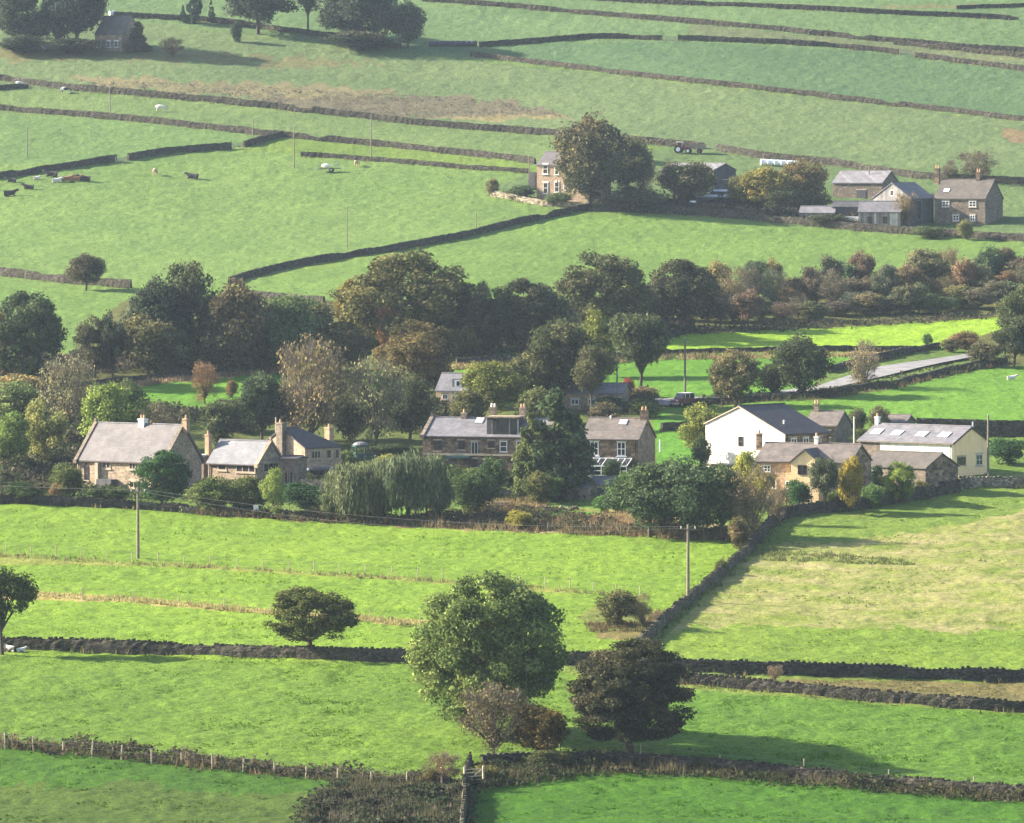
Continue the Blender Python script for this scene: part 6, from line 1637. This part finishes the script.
# garden shelter
p = g1(360.5, 460); s = scl(p); gz = empty('garden_shelter', p, .3); tag(gz, 'teal garden shelter with a pale domed roof beside the hip-roofed stone house', 'shelter')
a = .85; hh = 15 / s
for x in (-a, a):
    for y in (-a, a): MB().box((x, y, hh / 2 - .3), (.14, .14, hh + .6)).build('post', M['teal'], gz)
m = MB()
for k in range(6):
    t0, t1 = k / 6 * math.pi / 2, (k + 1) / 6 * math.pi / 2
    m.tube((0, 0, hh + .45 * math.sin(t0)), (0, 0, hh + .45 * math.sin(t1)), (a * 1.2) * math.cos(t0) + .01, (a * 1.2) * math.cos(t1) + .01, 14)
m.build('roof', M['slate_pale'], gz); MB().box((0, -a, .5), (2 * a - .14, .06, .9)).box((-a, 0, .5), (.06, 2 * a - .14, .9)).build('side_panel', M['teal'], gz)
MB().box((0, 0, hh - .1), (2 * a + .2, 2 * a + .2, .22)).build('eaves_band', M['teal'], gz); MB().box((1.6, .1, .4), (1.2, .5, 1.0)).build('slide', M['teal'], gz)
# picnic table
p = g1(500, 508.5); pt = empty('picnic_table', p, .35); tag(pt, 'grey wooden picnic table on the rough grass left of the lawn', 'table')
MB().box((0, 0, .76), (2.6, .8, .08)).build('tabletop', M['wood'], pt)
for y in (-.75, .75): MB().box((0, y, .45), (2.6, .3, .06)).build('bench', M['pale_wood'], pt)
for x in (-.85, .85):
    MB().box((x, 0, .42), (.09, 1.7, .1)).build('crossbar', M['wood'], pt)
    for sg in (-1, 1): MB().tube((x, .7 * sg, -.05), (x, .2 * sg, .74), .05, .05, 5).build('leg', M['wood'], pt)
# pile of stones by the lawn
rr_ = random.Random(4); m = MB(); p = g1(562, 511)
for i in range(70):
    m.ball((rr_.uniform(-2.2, 2.2), rr_.uniform(-.5, .5), rr_.uniform(.05, .55)), (rr_.uniform(.12, .24), rr_.uniform(.12, .24), rr_.uniform(.1, .18)), 6, 5, .2, rr_)
o = m.build('stone_heap', M['palestone'], None, p); tag(o, 'long low heap of pale stones at the back of the lawn', 'stone heap')
# red garden bench, white boxes
p = g1(816, 504.5); gb = empty('garden_bench', p, .2); tag(gb, 'red garden bench on the lawn below the pinkish cottage', 'bench')
MB().box((0, 0, .42), (1.5, .45, .06)).build('seat', M['red'], gb); MB().box((0, .22, .72), (1.5, .06, .45)).build('backrest', M['red'], gb)
for x in (-.65, .65): MB().box((x, 0, .2), (.08, .42, .44)).build('leg', M['wood'], gb)
p = g1(881, 504.5); q = empty('planter_box', p, .1); tag(q, 'small white planter in the garden of the stone barn', 'planter'); MB().box((0, 0, .3), (.7, .4, .5)).build('trough', M['white_paint'], q, bevel=.03); MB().box((0, 0, .02), (.6, .3, .1)).build('base', M['white_paint'], q)
p = g1(256, 517); q = empty('notice_board', p, .1); tag(q, 'small white notice board on posts below the slim pale green tree', 'notice board'); MB().box((0, 0, 1.15), (.6, .05, .6)).build('panel', M['white_paint'], q)
for x in (-.22, .22): MB().box((x, .06, .4), (.07, .07, 1.3)).build('post', M['wood'], q)
p = g1(104, 501.5); q = empty('garden_bench', p, .0); tag(q, 'grey wooden bench in front of the largest stone house', 'bench'); MB().box((0, 0, .45), (1.9, .4, .07)).build('seat', M['wood'], q); MB().box((0, .2, .75), (1.9, .05, .3)).build('backrest', M['wood'], q)
for x in (-.8, .8): MB().box((x, 0, .2), (.08, .4, .46)).build('leg', M['wood'], q)

# ================================================================ HAZE
m, nt, b = new_mat('haze'); nt.nodes.remove(b)
pv = N(nt, 'ShaderNodeVolumePrincipled'); pv.inputs['Density'].default_value = HAZE_DENSITY; pv.inputs['Color'].default_value = HAZE_COLOR
pv.inputs['Anisotropy'].default_value = 0.15
nt.links.new(pv.outputs[0], nt.nodes['Material Output'].inputs['Volume'])
gco = bpy.data.objects['ground']
bb = [Vector(c) for c in gco.bound_box]
x0, x1 = min(c.x for c in bb) - 5, max(c.x for c in bb) + 5; y0, y1 = min(c.y for c in bb) - 5, max(c.y for c in bb) + 5
z0, z1 = min(c.z for c in bb) - 1, max(c.z for c in bb) + 22
hz = MB().box(((x0 + x1) / 2, (y0 + y1) / 2, (z0 + z1) / 2), (x1 - x0, y1 - y0, z1 - z0)).build('haze', m)
tag(hz, 'pale autumn haze filling the valley', None, None, 'stuff')
